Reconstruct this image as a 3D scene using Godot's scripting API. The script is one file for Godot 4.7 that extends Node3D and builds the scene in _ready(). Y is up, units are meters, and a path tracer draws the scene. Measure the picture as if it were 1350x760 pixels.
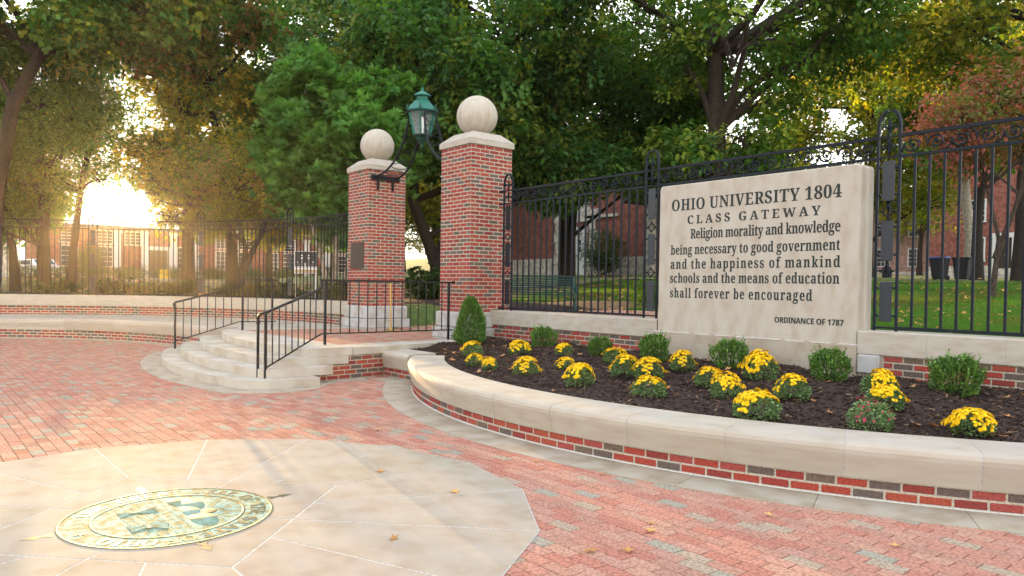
extends Node3D

var rng := RandomNumberGenerator.new()
var M := {}
var taken := {}
const SUN := Vector3(-0.97655, 0.09218, -0.19454)

# ---------------------------------------------------------------- mesh builder
class MB:
	var v := PackedVector3Array()
	var n := PackedVector3Array()
	var c := PackedColorArray()
	var idx := PackedInt32Array()
	var col := Color(1, 1, 1)
	func tri(a: Vector3, b: Vector3, d: Vector3, hint: Vector3) -> void:
		var nn := (d - a).cross(b - a)
		if nn.dot(hint) < 0.0:
			var t := b
			b = d
			d = t
			nn = -nn
		nn = nn.normalized()
		var k := v.size()
		v.append_array([a, b, d])
		n.append_array([nn, nn, nn])
		c.append_array([col, col, col])
		idx.append_array([k, k + 1, k + 2])
	func quad(a: Vector3, b: Vector3, d: Vector3, e: Vector3, hint: Vector3) -> void:
		var nn := (d - a).cross(b - a)
		if nn.length_squared() < 1e-14:
			nn = (e - a).cross(d - a)
		if nn.dot(hint) < 0.0:
			var t := b
			b = e
			e = t
			nn = -nn
		nn = nn.normalized()
		var k := v.size()
		v.append_array([a, b, d, e])
		n.append_array([nn, nn, nn, nn])
		c.append_array([col, col, col, col])
		idx.append_array([k, k + 1, k + 2, k, k + 2, k + 3])
	# chamfered box
	func box(t: Transform3D, s: Vector3, ch := 0.0) -> void:
		var h := s * 0.5
		if ch <= 0.0:
			for ax in 3:
				for sg in [-1.0, 1.0]:
					var u := (ax + 1) % 3
					var w := (ax + 2) % 3
					var p := []
					for q in [[-1, -1], [1, -1], [1, 1], [-1, 1]]:
						var a := Vector3()
						a[ax] = sg * h[ax]
						a[u] = q[0] * h[u]
						a[w] = q[1] * h[w]
						p.append(t * a)
					var hn := Vector3()
					hn[ax] = sg
					quad(p[0], p[1], p[2], p[3], t.basis * hn)
			return
		var e := h - Vector3(ch, ch, ch)
		for ax in 3:
			var u := (ax + 1) % 3
			var w := (ax + 2) % 3
			for sg in [-1.0, 1.0]:
				var p := []
				for q in [[-1, -1], [1, -1], [1, 1], [-1, 1]]:
					var a := Vector3()
					a[ax] = sg * h[ax]
					a[u] = q[0] * e[u]
					a[w] = q[1] * e[w]
					p.append(t * a)
				var hn := Vector3()
				hn[ax] = sg
				quad(p[0], p[1], p[2], p[3], t.basis * hn)
			for su in [-1.0, 1.0]:
				for sw in [-1.0, 1.0]:
					var a := Vector3()
					var b := Vector3()
					a[u] = su * h[u]
					a[w] = sw * e[w]
					b[u] = su * e[u]
					b[w] = sw * h[w]
					var a2 := a
					var b2 := b
					a[ax] = -e[ax]
					b[ax] = -e[ax]
					a2[ax] = e[ax]
					b2[ax] = e[ax]
					quad(t * a, t * b, t * b2, t * a2, t.basis * (a + a2 + b + b2))
		for sx in [-1.0, 1.0]:
			for sy in [-1.0, 1.0]:
				for sz in [-1.0, 1.0]:
					tri(t * Vector3(sx * h.x, sy * e.y, sz * e.z), t * Vector3(sx * e.x, sy * h.y, sz * e.z), t * Vector3(sx * e.x, sy * e.y, sz * h.z), t.basis * Vector3(sx, sy, sz))
	func bx(center: Vector3, s: Vector3, ch := 0.0, yaw := 0.0) -> void:
		box(Transform3D(Basis(Vector3.UP, yaw), center), s, ch)
	# bar of rectangular section from a to b
	func bar(a: Vector3, b: Vector3, w: float, h: float, ch := 0.0) -> void:
		var d := b - a
		var l := d.length()
		if l < 1e-6:
			return
		var x := d / l
		var z := x.cross(Vector3.UP)
		if z.length() < 0.01:
			z = Vector3(0, 0, 1)
		z = z.normalized()
		var y := z.cross(x).normalized()
		box(Transform3D(Basis(x, y, z), (a + b) * 0.5), Vector3(l, h, w), ch)
	func tube(p: Array, r, sides := 8, cap := true) -> void:
		var m := p.size()
		var up := Vector3.UP
		var base := v.size()
		var prev := Vector3.ZERO
		for i in m:
			var t: Vector3 = (p[mini(i + 1, m - 1)] - p[maxi(i - 1, 0)]).normalized()
			if i == 0:
				up = Vector3.UP if absf(t.y) < 0.9 else Vector3.RIGHT
				up = (up - t * up.dot(t)).normalized()
			else:
				up = (up - t * up.dot(t)).normalized()
			prev = t
			var s := t.cross(up)
			var rr: float = r[i] if r is Array else r
			for k in sides:
				var a := TAU * k / sides
				var d := up * cos(a) + s * sin(a)
				v.append(p[i] + d * rr)
				n.append(d)
				c.append(col)
		for i in m - 1:
			for k in sides:
				var a := base + i * sides + k
				var b := base + i * sides + (k + 1) % sides
				var e := a + sides
				var f := b + sides
				idx.append_array([a, e, b, b, e, f])
		if cap:
			for q in [0, m - 1]:
				var o := base + int(q) * sides
				var t: Vector3 = (p[1] - p[0]) if q == 0 else (p[m - 1] - p[m - 2])
				for k in range(1, sides - 1):
					tri(v[o], v[o + k], v[o + k + 1], -t if q == 0 else t)
	# surface of revolution round y, profile of Vector2(r, y) from bottom to top
	func lathe(t: Transform3D, prof: Array, seg := 24, smooth := true) -> void:
		if not smooth:
			for i in prof.size() - 1:
				for k in seg:
					var a0 := TAU * k / seg
					var a1 := TAU * (k + 1) / seg
					var p: Vector2 = prof[i]
					var q: Vector2 = prof[i + 1]
					var am := (a0 + a1) * 0.5
					var d := q - p
					var h := Vector3(cos(am) * d.y, -d.x, sin(am) * d.y)
					quad(t * Vector3(cos(a0) * p.x, p.y, sin(a0) * p.x), t * Vector3(cos(a1) * p.x, p.y, sin(a1) * p.x), t * Vector3(cos(a1) * q.x, q.y, sin(a1) * q.x), t * Vector3(cos(a0) * q.x, q.y, sin(a0) * q.x), t.basis * h)
			return
		var base := v.size()
		var m := prof.size()
		for i in m:
			var d: Vector2 = (prof[mini(i + 1, m - 1)] - prof[maxi(i - 1, 0)]).normalized()
			for k in seg + 1:
				var a := TAU * k / seg
				v.append(t * Vector3(cos(a) * prof[i].x, prof[i].y, sin(a) * prof[i].x))
				n.append((t.basis * Vector3(cos(a) * d.y, -d.x, sin(a) * d.y)).normalized())
				c.append(col)
		for i in m - 1:
			for k in seg:
				var a := base + i * (seg + 1) + k
				var b := a + 1
				var e := a + seg + 1
				var f := e + 1
				idx.append_array([a, b, e, b, f, e])
	# vertical prism of a plan polygon (Vector2 = x, z)
	func prism(poly: PackedVector2Array, y0: float, y1: float, ch := 0.0) -> void:
		if Geometry2D.is_polygon_clockwise(poly):
			poly.reverse()
		var top := poly
		if ch > 0.0:
			var o := Geometry2D.offset_polygon(poly, -ch)
			if o.size() == 1 and o[0].size() == poly.size():
				top = o[0]
				var best := 0
				for i in top.size():
					if top[i].distance_to(poly[0]) < top[best].distance_to(poly[0]):
						best = i
				var r := PackedVector2Array()
				if Geometry2D.is_polygon_clockwise(top):
					top.reverse()
					best = top.size() - 1 - best
				for i in top.size():
					r.append(top[(best + i) % top.size()])
				top = r
			else:
				ch = 0.0
		var m := poly.size()
		for i in m:
			var a := poly[i]
			var b := poly[(i + 1) % m]
			var nn := Vector3(b.y - a.y, 0, -(b.x - a.x))
			quad(Vector3(a.x, y0, a.y), Vector3(b.x, y0, b.y), Vector3(b.x, y1 - ch, b.y), Vector3(a.x, y1 - ch, a.y), nn)
			if ch > 0.0:
				var a2 := top[i]
				var b2 := top[(i + 1) % m]
				quad(Vector3(a.x, y1 - ch, a.y), Vector3(b.x, y1 - ch, b.y), Vector3(b2.x, y1, b2.y), Vector3(a2.x, y1, a2.y), nn.normalized() + Vector3.UP)
		var tr := Geometry2D.triangulate_polygon(top)
		for i in range(0, tr.size(), 3):
			tri(Vector3(top[tr[i]].x, y1, top[tr[i]].y), Vector3(top[tr[i + 1]].x, y1, top[tr[i + 1]].y), Vector3(top[tr[i + 2]].x, y1, top[tr[i + 2]].y), Vector3.UP)
		tr = Geometry2D.triangulate_polygon(poly)
		for i in range(0, tr.size(), 3):
			tri(Vector3(poly[tr[i]].x, y0, poly[tr[i]].y), Vector3(poly[tr[i + 1]].x, y0, poly[tr[i + 1]].y), Vector3(poly[tr[i + 2]].x, y0, poly[tr[i + 2]].y), Vector3.DOWN)
	# closed profile (Vector2 = outward, y) swept along path of [pos, outward]
	func sweep(prof: Array, path: Array) -> void:
		var m := prof.size()
		var cen := Vector2()
		for q in prof:
			cen += q
		cen /= m
		for i in path.size() - 1:
			for k in m:
				var p: Vector2 = prof[k]
				var q: Vector2 = prof[(k + 1) % m]
				var o0: Vector3 = path[i][1]
				var o1: Vector3 = path[i + 1][1]
				var A: Vector3 = path[i][0]
				var B: Vector3 = path[i + 1][0]
				var d := q - p
				var nn2 := Vector2(d.y, -d.x)
				if nn2.dot((p + q) * 0.5 - cen) < 0.0:
					nn2 = -nn2
				quad(A + o0 * p.x + Vector3.UP * p.y, B + o1 * p.x + Vector3.UP * p.y, B + o1 * q.x + Vector3.UP * q.y, A + o0 * q.x + Vector3.UP * q.y, (o0 + o1) * nn2.x * 0.5 + Vector3.UP * nn2.y)
		for e in [0, path.size() - 1]:
			var P: Vector3 = path[e][0]
			var O: Vector3 = path[e][1]
			var hint: Vector3 = (path[0][0] - path[1][0]) if e == 0 else (path[-1][0] - path[-2][0])
			var pp := PackedVector2Array(prof)
			var tr := Geometry2D.triangulate_polygon(pp)
			for i in range(0, tr.size(), 3):
				tri(P + O * pp[tr[i]].x + Vector3.UP * pp[tr[i]].y, P + O * pp[tr[i + 1]].x + Vector3.UP * pp[tr[i + 1]].y, P + O * pp[tr[i + 2]].x + Vector3.UP * pp[tr[i + 2]].y, hint)
	func mesh(mat: Material) -> ArrayMesh:
		var a := []
		a.resize(Mesh.ARRAY_MAX)
		a[Mesh.ARRAY_VERTEX] = v
		a[Mesh.ARRAY_NORMAL] = n
		a[Mesh.ARRAY_COLOR] = c
		a[Mesh.ARRAY_INDEX] = idx
		var am := ArrayMesh.new()
		am.add_surface_from_arrays(Mesh.PRIMITIVE_TRIANGLES, a)
		am.surface_set_material(0, mat)
		return am

# ---------------------------------------------------------------- node helpers
func numbered(called: String) -> String:
	if not taken.has(called):
		taken[called] = 0
		return called
	taken[called] += 1
	return "%s_%03d" % [called, taken[called]]

func put(called: String, mesh: Mesh, parent: Node = null, t := Transform3D()) -> MeshInstance3D:
	var o := MeshInstance3D.new()
	o.mesh = mesh
	o.transform = t
	if parent == null:
		o.name = numbered(called)
		add_child(o)
	else:
		o.name = called
		parent.add_child(o, true)
	return o

func tag(o: Node, label: String, category: String, group := "") -> Node:
	o.set_meta("label", label)
	o.set_meta("category", category)
	if group != "":
		o.set_meta("group", group)
	return o

func thing(called: String, label: String, category: String, at := Vector3.ZERO, yaw := 0.0, group := "") -> Node3D:
	var o := Node3D.new()
	o.name = numbered(called)
	o.position = at
	o.rotation.y = yaw
	add_child(o)
	tag(o, label, category, group)
	return o

func structure(o: Node) -> Node:
	o.set_meta("kind", "structure")
	return o

func stuff(o: Node) -> Node:
	o.set_meta("kind", "stuff")
	return o

func multi(called: String, mesh: Mesh, ts: Array, cs: Array, parent: Node) -> MultiMeshInstance3D:
	var mm := MultiMesh.new()
	mm.transform_format = MultiMesh.TRANSFORM_3D
	mm.use_colors = true
	mm.mesh = mesh
	mm.instance_count = ts.size()
	for i in ts.size():
		mm.set_instance_transform(i, ts[i])
		mm.set_instance_color(i, cs[i])
	var o := MultiMeshInstance3D.new()
	o.multimesh = mm
	if parent == null:
		o.name = numbered(called)
		add_child(o)
	else:
		o.name = called
		parent.add_child(o, true)
	return o

func rf(a: float, b: float) -> float:
	return rng.randf_range(a, b)

func rdir() -> Vector3:
	var y := rf(-1, 1)
	var a := rf(0, TAU)
	var r := sqrt(1.0 - y * y)
	return Vector3(cos(a) * r, y, sin(a) * r)

func V2(a: Array) -> PackedVector2Array:
	var p := PackedVector2Array()
	for q in a:
		p.append(Vector2(q[0], q[1]))
	return p

# ---------------------------------------------------------------- materials
func noise(kind: int, freq: float, oct: int, sd: int) -> FastNoiseLite:
	var f := FastNoiseLite.new()
	f.noise_type = kind
	f.frequency = freq
	f.fractal_octaves = oct
	f.seed = sd
	return f

func ntex(f: FastNoiseLite, stops: Array, size := 512, normal := false, bump := 4.0) -> NoiseTexture2D:
	var t := NoiseTexture2D.new()
	t.width = size
	t.height = size
	t.seamless = true
	t.noise = f
	if normal:
		t.as_normal_map = true
		t.bump_strength = bump
	else:
		var g := Gradient.new()
		var off := PackedFloat32Array()
		var cc := PackedColorArray()
		for s in stops:
			off.append(s[0])
			cc.append(s[1])
		g.offsets = off
		g.colors = cc
		t.color_ramp = g
	return t

func lin(r: float, g: float, b: float) -> Color:
	return Color(r, g, b).linear_to_srgb()

func grey(k: float) -> Color:
	return Color(k, k, k)

func mat(c: Color, rough: float, tex: Texture2D = null, scale := Vector3.ONE, nrm: Texture2D = null, nscale := 0.5, world := true) -> StandardMaterial3D:
	var m := StandardMaterial3D.new()
	m.albedo_color = c
	m.roughness = rough
	m.metallic_specular = 0.4
	m.uv1_triplanar = true
	m.uv1_world_triplanar = world
	m.uv1_scale = scale
	m.vertex_color_use_as_albedo = true
	if tex:
		m.albedo_texture = tex
	if nrm:
		m.normal_enabled = true
		m.normal_texture = nrm
		m.normal_scale = nscale
	return m

func leafmat(back: float, warm := Color(1.0, 1.0, 0.55)) -> StandardMaterial3D:
	var m := StandardMaterial3D.new()
	m.albedo_color = Color(1, 1, 1)
	m.vertex_color_use_as_albedo = true
	m.roughness = 0.55
	m.metallic_specular = 0.35
	m.backlight_enabled = true
	m.backlight = warm * back
	m.cull_mode = BaseMaterial3D.CULL_DISABLED
	return m

func materials() -> void:
	var fine := ntex(noise(FastNoiseLite.TYPE_SIMPLEX, 0.035, 5, 3), [[0.0, grey(0.72)], [0.45, grey(0.9)], [0.6, grey(0.97)], [1.0, grey(1.0)]])
	var mott := ntex(noise(FastNoiseLite.TYPE_SIMPLEX, 0.012, 5, 8), [[0.0, grey(0.68)], [0.4, grey(0.86)], [0.65, grey(0.98)], [1.0, grey(1.0)]])
	var stone := ntex(noise(FastNoiseLite.TYPE_SIMPLEX, 0.012, 6, 21), [[0.0, Color(0.84, 0.80, 0.74)], [0.42, Color(0.94, 0.92, 0.885)], [0.6, Color(0.99, 0.98, 0.96)], [1.0, Color(1, 1, 1)]])
	var stained := ntex(noise(FastNoiseLite.TYPE_SIMPLEX, 0.007, 6, 31), [[0.0, Color(0.88, 0.84, 0.78)], [0.4, Color(0.95, 0.93, 0.90)], [0.6, Color(0.985, 0.975, 0.955)], [1.0, Color(1, 1, 1)]])
	var brk := ntex(noise(FastNoiseLite.TYPE_SIMPLEX, 0.03, 5, 41), [[0.0, Color(0.62, 0.60, 0.6)], [0.4, Color(0.85, 0.84, 0.84)], [0.7, Color(0.97, 0.97, 0.97)], [1.0, Color(1, 1, 1)]])
	var bark := ntex(noise(FastNoiseLite.TYPE_SIMPLEX, 0.02, 5, 51), [[0.0, grey(0.45)], [0.5, grey(0.8)], [1.0, grey(1.0)]])
	var nfine := ntex(noise(FastNoiseLite.TYPE_SIMPLEX, 0.06, 4, 61), [], 512, true, 3.0)
	var nbark := ntex(noise(FastNoiseLite.TYPE_SIMPLEX_SMOOTH, 0.03, 4, 71), [], 512, true, 8.0)
	var verd := ntex(noise(FastNoiseLite.TYPE_SIMPLEX, 0.014, 6, 81), [[0.0, Color(0.78, 0.68, 0.48)], [0.42, Color(0.84, 0.80, 0.68)], [0.53, Color(0.82, 0.90, 0.86)], [1.0, Color(0.92, 1.0, 0.97)]])
	var faint := ntex(noise(FastNoiseLite.TYPE_SIMPLEX, 0.009, 6, 33), [[0.0, Color(0.92, 0.89, 0.85)], [0.45, Color(0.97, 0.96, 0.94)], [1.0, Color(1, 1, 1)]])
	M.limestone = mat(lin(0.374, 0.338, 0.289), 0.85, faint, Vector3(0.6, 2.0, 0.6), nfine, 0.1)
	M.sign = mat(lin(0.401, 0.360, 0.307), 0.85, faint, Vector3(0.9, 0.4, 0.9), nfine, 0.1)
	M.coping = mat(lin(0.369, 0.329, 0.276), 0.8, faint, Vector3(0.45, 2.4, 0.45), nfine, 0.1)
	M.step = mat(lin(0.405, 0.378, 0.334), 0.85, stained, Vector3(0.4, 0.4, 0.4), nfine, 0.04)
	M.flag = mat(lin(0.323, 0.284, 0.236), 0.8, faint, Vector3(0.6, 0.6, 0.6), nfine, 0.05)
	M.border = mat(lin(0.343, 0.301, 0.247), 0.85, stained, Vector3(0.7, 0.7, 0.7), nfine, 0.1)
	M.joint = mat(lin(0.534, 0.512, 0.472), 0.9, fine, Vector3(2, 2, 2))
	M.grout = mat(lin(0.46, 0.43, 0.38), 0.9, fine, Vector3(2, 2, 2))
	M.base = mat(lin(0.365, 0.369, 0.365), 0.8, stained, Vector3(0.9, 0.9, 0.9), nfine, 0.1)
	M.ball = mat(lin(0.409, 0.374, 0.320), 0.85, stained, Vector3(2.2, 0.5, 2.2), nfine, 0.15)
	M.mortar = mat(lin(0.418, 0.365, 0.285), 0.95, fine, Vector3(2, 2, 2), nfine, 0.5)
	M.sand = mat(lin(0.147, 0.115, 0.098), 0.95, fine, Vector3(2, 2, 2))
	var reds := [[0.342, 0.052, 0.032], [0.288, 0.04, 0.031], [0.345, 0.068, 0.036], [0.243, 0.041, 0.031], [0.324, 0.063, 0.05], [0.149, 0.104, 0.074], [0.122, 0.092, 0.076]]
	M.bricks = []
	for q in reds:
		M.bricks.append(mat(lin(q[0], q[1], q[2]), 0.85, brk, Vector3(3.1, 3.1, 3.1), nfine, 0.5))
	M.paver = mat(Color(1, 1, 1), 0.85, fine, Vector3(1.7, 1.7, 1.7), nfine, 0.4)
	var pv := [[0.424, 0.207, 0.15], [0.396, 0.174, 0.126], [0.435, 0.246, 0.175], [0.377, 0.207, 0.152], [0.367, 0.28, 0.205], [0.312, 0.28, 0.217], [0.415, 0.228, 0.171]]
	M.paver_colors = pv
	M.pavers = []
	for q in pv:
		M.pavers.append(mat(lin(q[0], q[1], q[2]), 0.85, fine, Vector3(1.7, 1.7, 1.7), nfine, 0.4))
	M.iron = mat(lin(0.010, 0.013, 0.019), 0.5, fine, Vector3(4, 4, 4), nfine, 0.15)
	M.plate = mat(lin(0.018, 0.023, 0.030), 0.4, mott, Vector3(5, 5, 5), nfine, 0.2)
	M.rail = mat(lin(0.012, 0.014, 0.016), 0.35, fine, Vector3(4, 4, 4))
	M.verdigris = mat(lin(0.008, 0.135, 0.092), 0.5, mott, Vector3(4, 4, 4))
	M.verdigris_dark = mat(lin(0.005, 0.060, 0.040), 0.5, mott, Vector3(4, 4, 4))
	M.bronze = mat(lin(0.085, 0.065, 0.05), 0.5, mott, Vector3(4, 4, 4), nfine, 0.6)
	M.bronze.metallic = 0.5
	M.seal = mat(lin(0.300, 0.360, 0.325), 0.55, verd, Vector3(1.6, 1.6, 1.6), nfine, 0.5)
	M.seal.metallic_specular = 0.15
	M.seal.roughness = 0.75
	M.seal_edge = mat(lin(0.190, 0.165, 0.105), 0.5, verd, Vector3(2.6, 2.6, 2.6), nfine, 0.4)
	M.seal_edge.metallic_specular = 0.2
	M.seal_dark = mat(lin(0.060, 0.075, 0.070), 0.45, verd, Vector3(2, 2, 2))
	M.brass = mat(lin(0.50, 0.33, 0.09), 0.35, fine, Vector3(4, 4, 4))
	M.brass.metallic = 0.9
	M.letter = mat(lin(0.012, 0.022, 0.020), 0.7, fine, Vector3(6, 6, 6))
	M.mulch = mat(lin(0.036, 0.021, 0.015), 0.95, mott, Vector3(1.5, 1.5, 1.5), nbark, 1.0)
	M.chip = leafmat(0.0)
	M.chip.roughness = 0.9
	M.chip.backlight_enabled = false
	M.lawn = mat(Color(1, 1, 1), 0.95, mott, Vector3(0.6, 0.6, 0.6), nfine, 0.6)
	M.asphalt = mat(lin(0.16, 0.14, 0.125), 0.95, fine, Vector3(1, 1, 1))
	M.path = mat(lin(0.42, 0.37, 0.31), 0.9, mott, Vector3(0.6, 0.6, 0.6))
	M.bark = mat(lin(0.085, 0.062, 0.046), 0.95, bark, Vector3(2.0, 0.5, 2.0), nbark, 1.0)
	M.bark_dark = mat(lin(0.035, 0.026, 0.02), 0.95, bark, Vector3(2.0, 0.5, 2.0), nbark, 1.0)
	M.bark_pale = mat(lin(0.40, 0.35, 0.28), 0.9, mott, Vector3(1.2, 0.7, 1.2), nbark, 0.5)
	M.leaf = leafmat(1.0)
	M.waxleaf = leafmat(0.35)
	M.waxleaf.roughness = 0.38
	M.petal = leafmat(0.4, Color(1, 1, 1))
	M.drybrick = mat(lin(0.27, 0.095, 0.068), 0.9, mott, Vector3(0.35, 0.35, 0.35))
	M.palebrick = mat(lin(0.36, 0.22, 0.18), 0.9, mott, Vector3(0.35, 0.35, 0.35))
	M.white = mat(lin(0.72, 0.71, 0.68), 0.6, fine, Vector3(0.8, 0.8, 0.8))
	M.cream = mat(lin(0.55, 0.50, 0.42), 0.8, mott, Vector3(0.4, 0.4, 0.4))
	M.slate = mat(lin(0.07, 0.07, 0.075), 0.7, mott, Vector3(0.5, 0.5, 0.5))
	M.glass = mat(lin(0.03, 0.035, 0.04), 0.08)
	M.red_paint = mat(lin(0.28, 0.02, 0.018), 0.5)
	M.door_dark = mat(lin(0.03, 0.022, 0.018), 0.5)
	M.yellow_paint = mat(lin(0.65, 0.42, 0.02), 0.6)
	M.bench_green = mat(lin(0.004, 0.045, 0.033), 0.45, fine, Vector3(3, 3, 3))
	M.bin_black = mat(lin(0.012, 0.013, 0.015), 0.75, fine, Vector3(3, 3, 3))
	M.bin_blue = mat(lin(0.02, 0.07, 0.32), 0.45, fine, Vector3(3, 3, 3))
	M.aluminium = mat(lin(0.55, 0.56, 0.57), 0.35)
	M.aluminium.metallic = 0.9
	M.car_white = mat(lin(0.75, 0.75, 0.75), 0.25)
	M.tyre = mat(lin(0.02, 0.02, 0.02), 0.8)
	M.tail = mat(lin(0.5, 0.02, 0.015), 0.3)
	var lg := mat(Color(0.9, 0.95, 0.95, 0.12), 0.03)
	lg.transparency = BaseMaterial3D.TRANSPARENCY_ALPHA
	lg.uv1_triplanar = false
	M.pane = lg
	M.iron.metallic_specular = 0.25
	M.rail.metallic_specular = 0.3
	for m in [M.flag, M.paver, M.border, M.step, M.joint, M.seal, M.seal_edge, M.seal_dark] + M.pavers:
		m.metallic_specular = 0.12
	M.bulb = mat(lin(0.85, 0.84, 0.8), 0.2)

# ---------------------------------------------------------------- bricks
const BL := 0.2032
const BH := 0.0677
var brick_cache := {}

func brick_mesh(l: float, k: int) -> Mesh:
	var key := "%.3f_%d" % [l, k]
	if not brick_cache.has(key):
		var b := MB.new()
		b.box(Transform3D(), Vector3(l, 0.052, 0.05), 0.004)
		brick_cache[key] = b.mesh(M.bricks[k])
	return brick_cache[key]

func brick_pick(dark := 0.3) -> int:
	if rng.randf() < dark:
		return 5 + (rng.randi() % 2)
	return rng.randi() % 5

# list of [transform, length, kind] -> parts up to the budget, the rest joined
func lay(parent: Node, list: Array, budget: int) -> void:
	var rest := []
	for k in 7:
		rest.append(MB.new())
	var over := false
	for i in list.size():
		var q = list[i]
		if i < budget:
			put("brick", brick_mesh(q[1], q[2]), parent, q[0])
		else:
			over = true
			rest[q[2]].box(q[0], Vector3(q[1], 0.052, 0.05), 0.0)
	if over:
		var am := ArrayMesh.new()
		for k in 7:
			if rest[k].v.size():
				var one: ArrayMesh = rest[k].mesh(M.bricks[k])
				am.add_surface_from_arrays(Mesh.PRIMITIVE_TRIANGLES, one.surface_get_arrays(0))
				am.surface_set_material(am.get_surface_count() - 1, M.bricks[k])
		stuff(put("brickwork", am, parent))

# rows of bricks along a path: f(s) -> [pos, outward]; the brick face stands proud of the core at that line
func course_list(f: Callable, s0: float, s1: float, y0: float, rows: int, ok = null, dark := 0.3) -> Array:
	var out := []
	for r in rows:
		var s := s0 - (BL * 0.5 if r % 2 == 1 else 0.0)
		while s < s1 - 0.02:
			var a := maxf(s, s0)
			var b := minf(s + BL, s1)
			s += BL
			if b - a < 0.045:
				continue
			var q = f.call((a + b) * 0.5)
			var o: Vector3 = q[1]
			var y := y0 + BH * (r + 0.5)
			if ok != null and not ok.call((a + b) * 0.5, y):
				continue
			var x := Vector3.UP.cross(o)
			var bs := Basis(x, Vector3.UP, o)
			var p: Vector3 = q[0] + o * (rf(-0.0015, 0.0015) - 0.025) + Vector3.UP * y
			out.append([Transform3D(bs, p), snappedf(b - a - 0.0145, 0.002), brick_pick(dark)])
	return out

func line_path(a: Vector3, b: Vector3, outward: Vector3) -> Callable:
	var d := (b - a).normalized()
	return func(s: float): return [a + d * s, outward]

func arc_path(cx: float, cz: float, r: float, a0: float, sgn: float, out_sgn: float) -> Callable:
	return func(s: float):
		var a := a0 + sgn * s / r
		var d := Vector3(cos(a), 0, -sin(a))
		return [Vector3(cx, 0, cz) + d * r, d * out_sgn]

func path_pts(f: Callable, s0: float, s1: float, step := 0.25) -> Array:
	var nseg := maxi(1, int(ceil((s1 - s0) / step)))
	var out := []
	for i in nseg + 1:
		out.append(f.call(lerpf(s0, s1, float(i) / nseg)))
	return out

# a row of stones of one profile along a path, with open joints
func stones(parent: Node, called: String, f: Callable, s0: float, s1: float, each: float, prof: Array, m: Material, step := 0.2, gap := 0.004, filler := false) -> void:
	if filler:
		var cen := Vector2()
		for q in prof:
			cen += q
		cen /= prof.size()
		var jf := MB.new()
		jf.sweep(prof.map(func(q): return q + (cen - q).normalized() * 0.004), path_pts(f, s0 + 0.01, s1 - 0.01, step))
		put("joint_mortar", jf.mesh(M.joint), parent)
	var cnt := maxi(1, int(round((s1 - s0) / each)))
	for i in cnt:
		var b := MB.new()
		var a := lerpf(s0, s1, float(i) / cnt) + gap
		var e := lerpf(s0, s1, float(i + 1) / cnt) - gap
		var k := rf(0.93, 1.04)
		b.col = Color(k, k * rf(0.985, 1.01), k * rf(0.96, 1.01))
		b.sweep(prof, path_pts(f, a, e, step))
		put(called, b.mesh(m), parent)

# ---------------------------------------------------------------- terrain
func ground_h(x: float, z: float) -> float:
	var d := -z - 0.7
	if x < -5.6:
		d = Vector2(x + 5.6, z - 8.9).length() - 9.6
	d = maxf(d, 0.0)
	var w := maxf(smoothstep(1.5, 2.6, absf(x + 2.36)), smoothstep(1.0, 7.0, -z))
	var far := Vector2(x - 10.0, z - 7.6).length()
	var sl := 0.014 + 0.034 * smoothstep(0.2, 0.6, -z / maxf(far, 1.0)) - 0.018 * smoothstep(0.66, 0.82, -z / maxf(far, 1.0))
	return lerpf(0.475, 0.93, w) + sl * d

func on_ground(x: float, z: float) -> Vector3:
	return Vector3(x, ground_h(x, z), z)

# evening air: pale horizon, soft grey blue zenith, bright aureole round the low sun
func sky_picture() -> ImageTexture:
	var w := 1024
	var hh := 512
	var im := Image.create(w, hh, false, Image.FORMAT_RGBF)
	for y in hh:
		var el := PI * 0.5 - PI * (y + 0.5) / hh
		var up := clampf(sin(el), 0.0, 1.0)
		var t := pow(1.0 - up, 2.1)
		var base := Vector3(0.45, 0.50, 0.59).lerp(Vector3(1.0, 0.955, 0.88), t)
		if el < 0.0:
			base = Vector3(0.30, 0.27, 0.23)
		for x in w:
			var az := TAU * ((x + 0.5) / w - 0.5)
			var d := Vector3(sin(az) * cos(el), sin(el), -cos(az) * cos(el))
			var th := rad_to_deg(acos(clampf(d.dot(SUN), -1.0, 1.0)))
			var c := base
			if el >= 0.0 and th < 40.0:
				c += Vector3(1.0, 0.80, 0.50) * (2.2 * exp(-th / 4.5)) + Vector3(1.0, 0.9, 0.72) * (20.0 * exp(-th * th / 3.2))
			im.set_pixel(x, y, Color(c.x, c.y, c.z))
	return ImageTexture.create_from_image(im)

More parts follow.
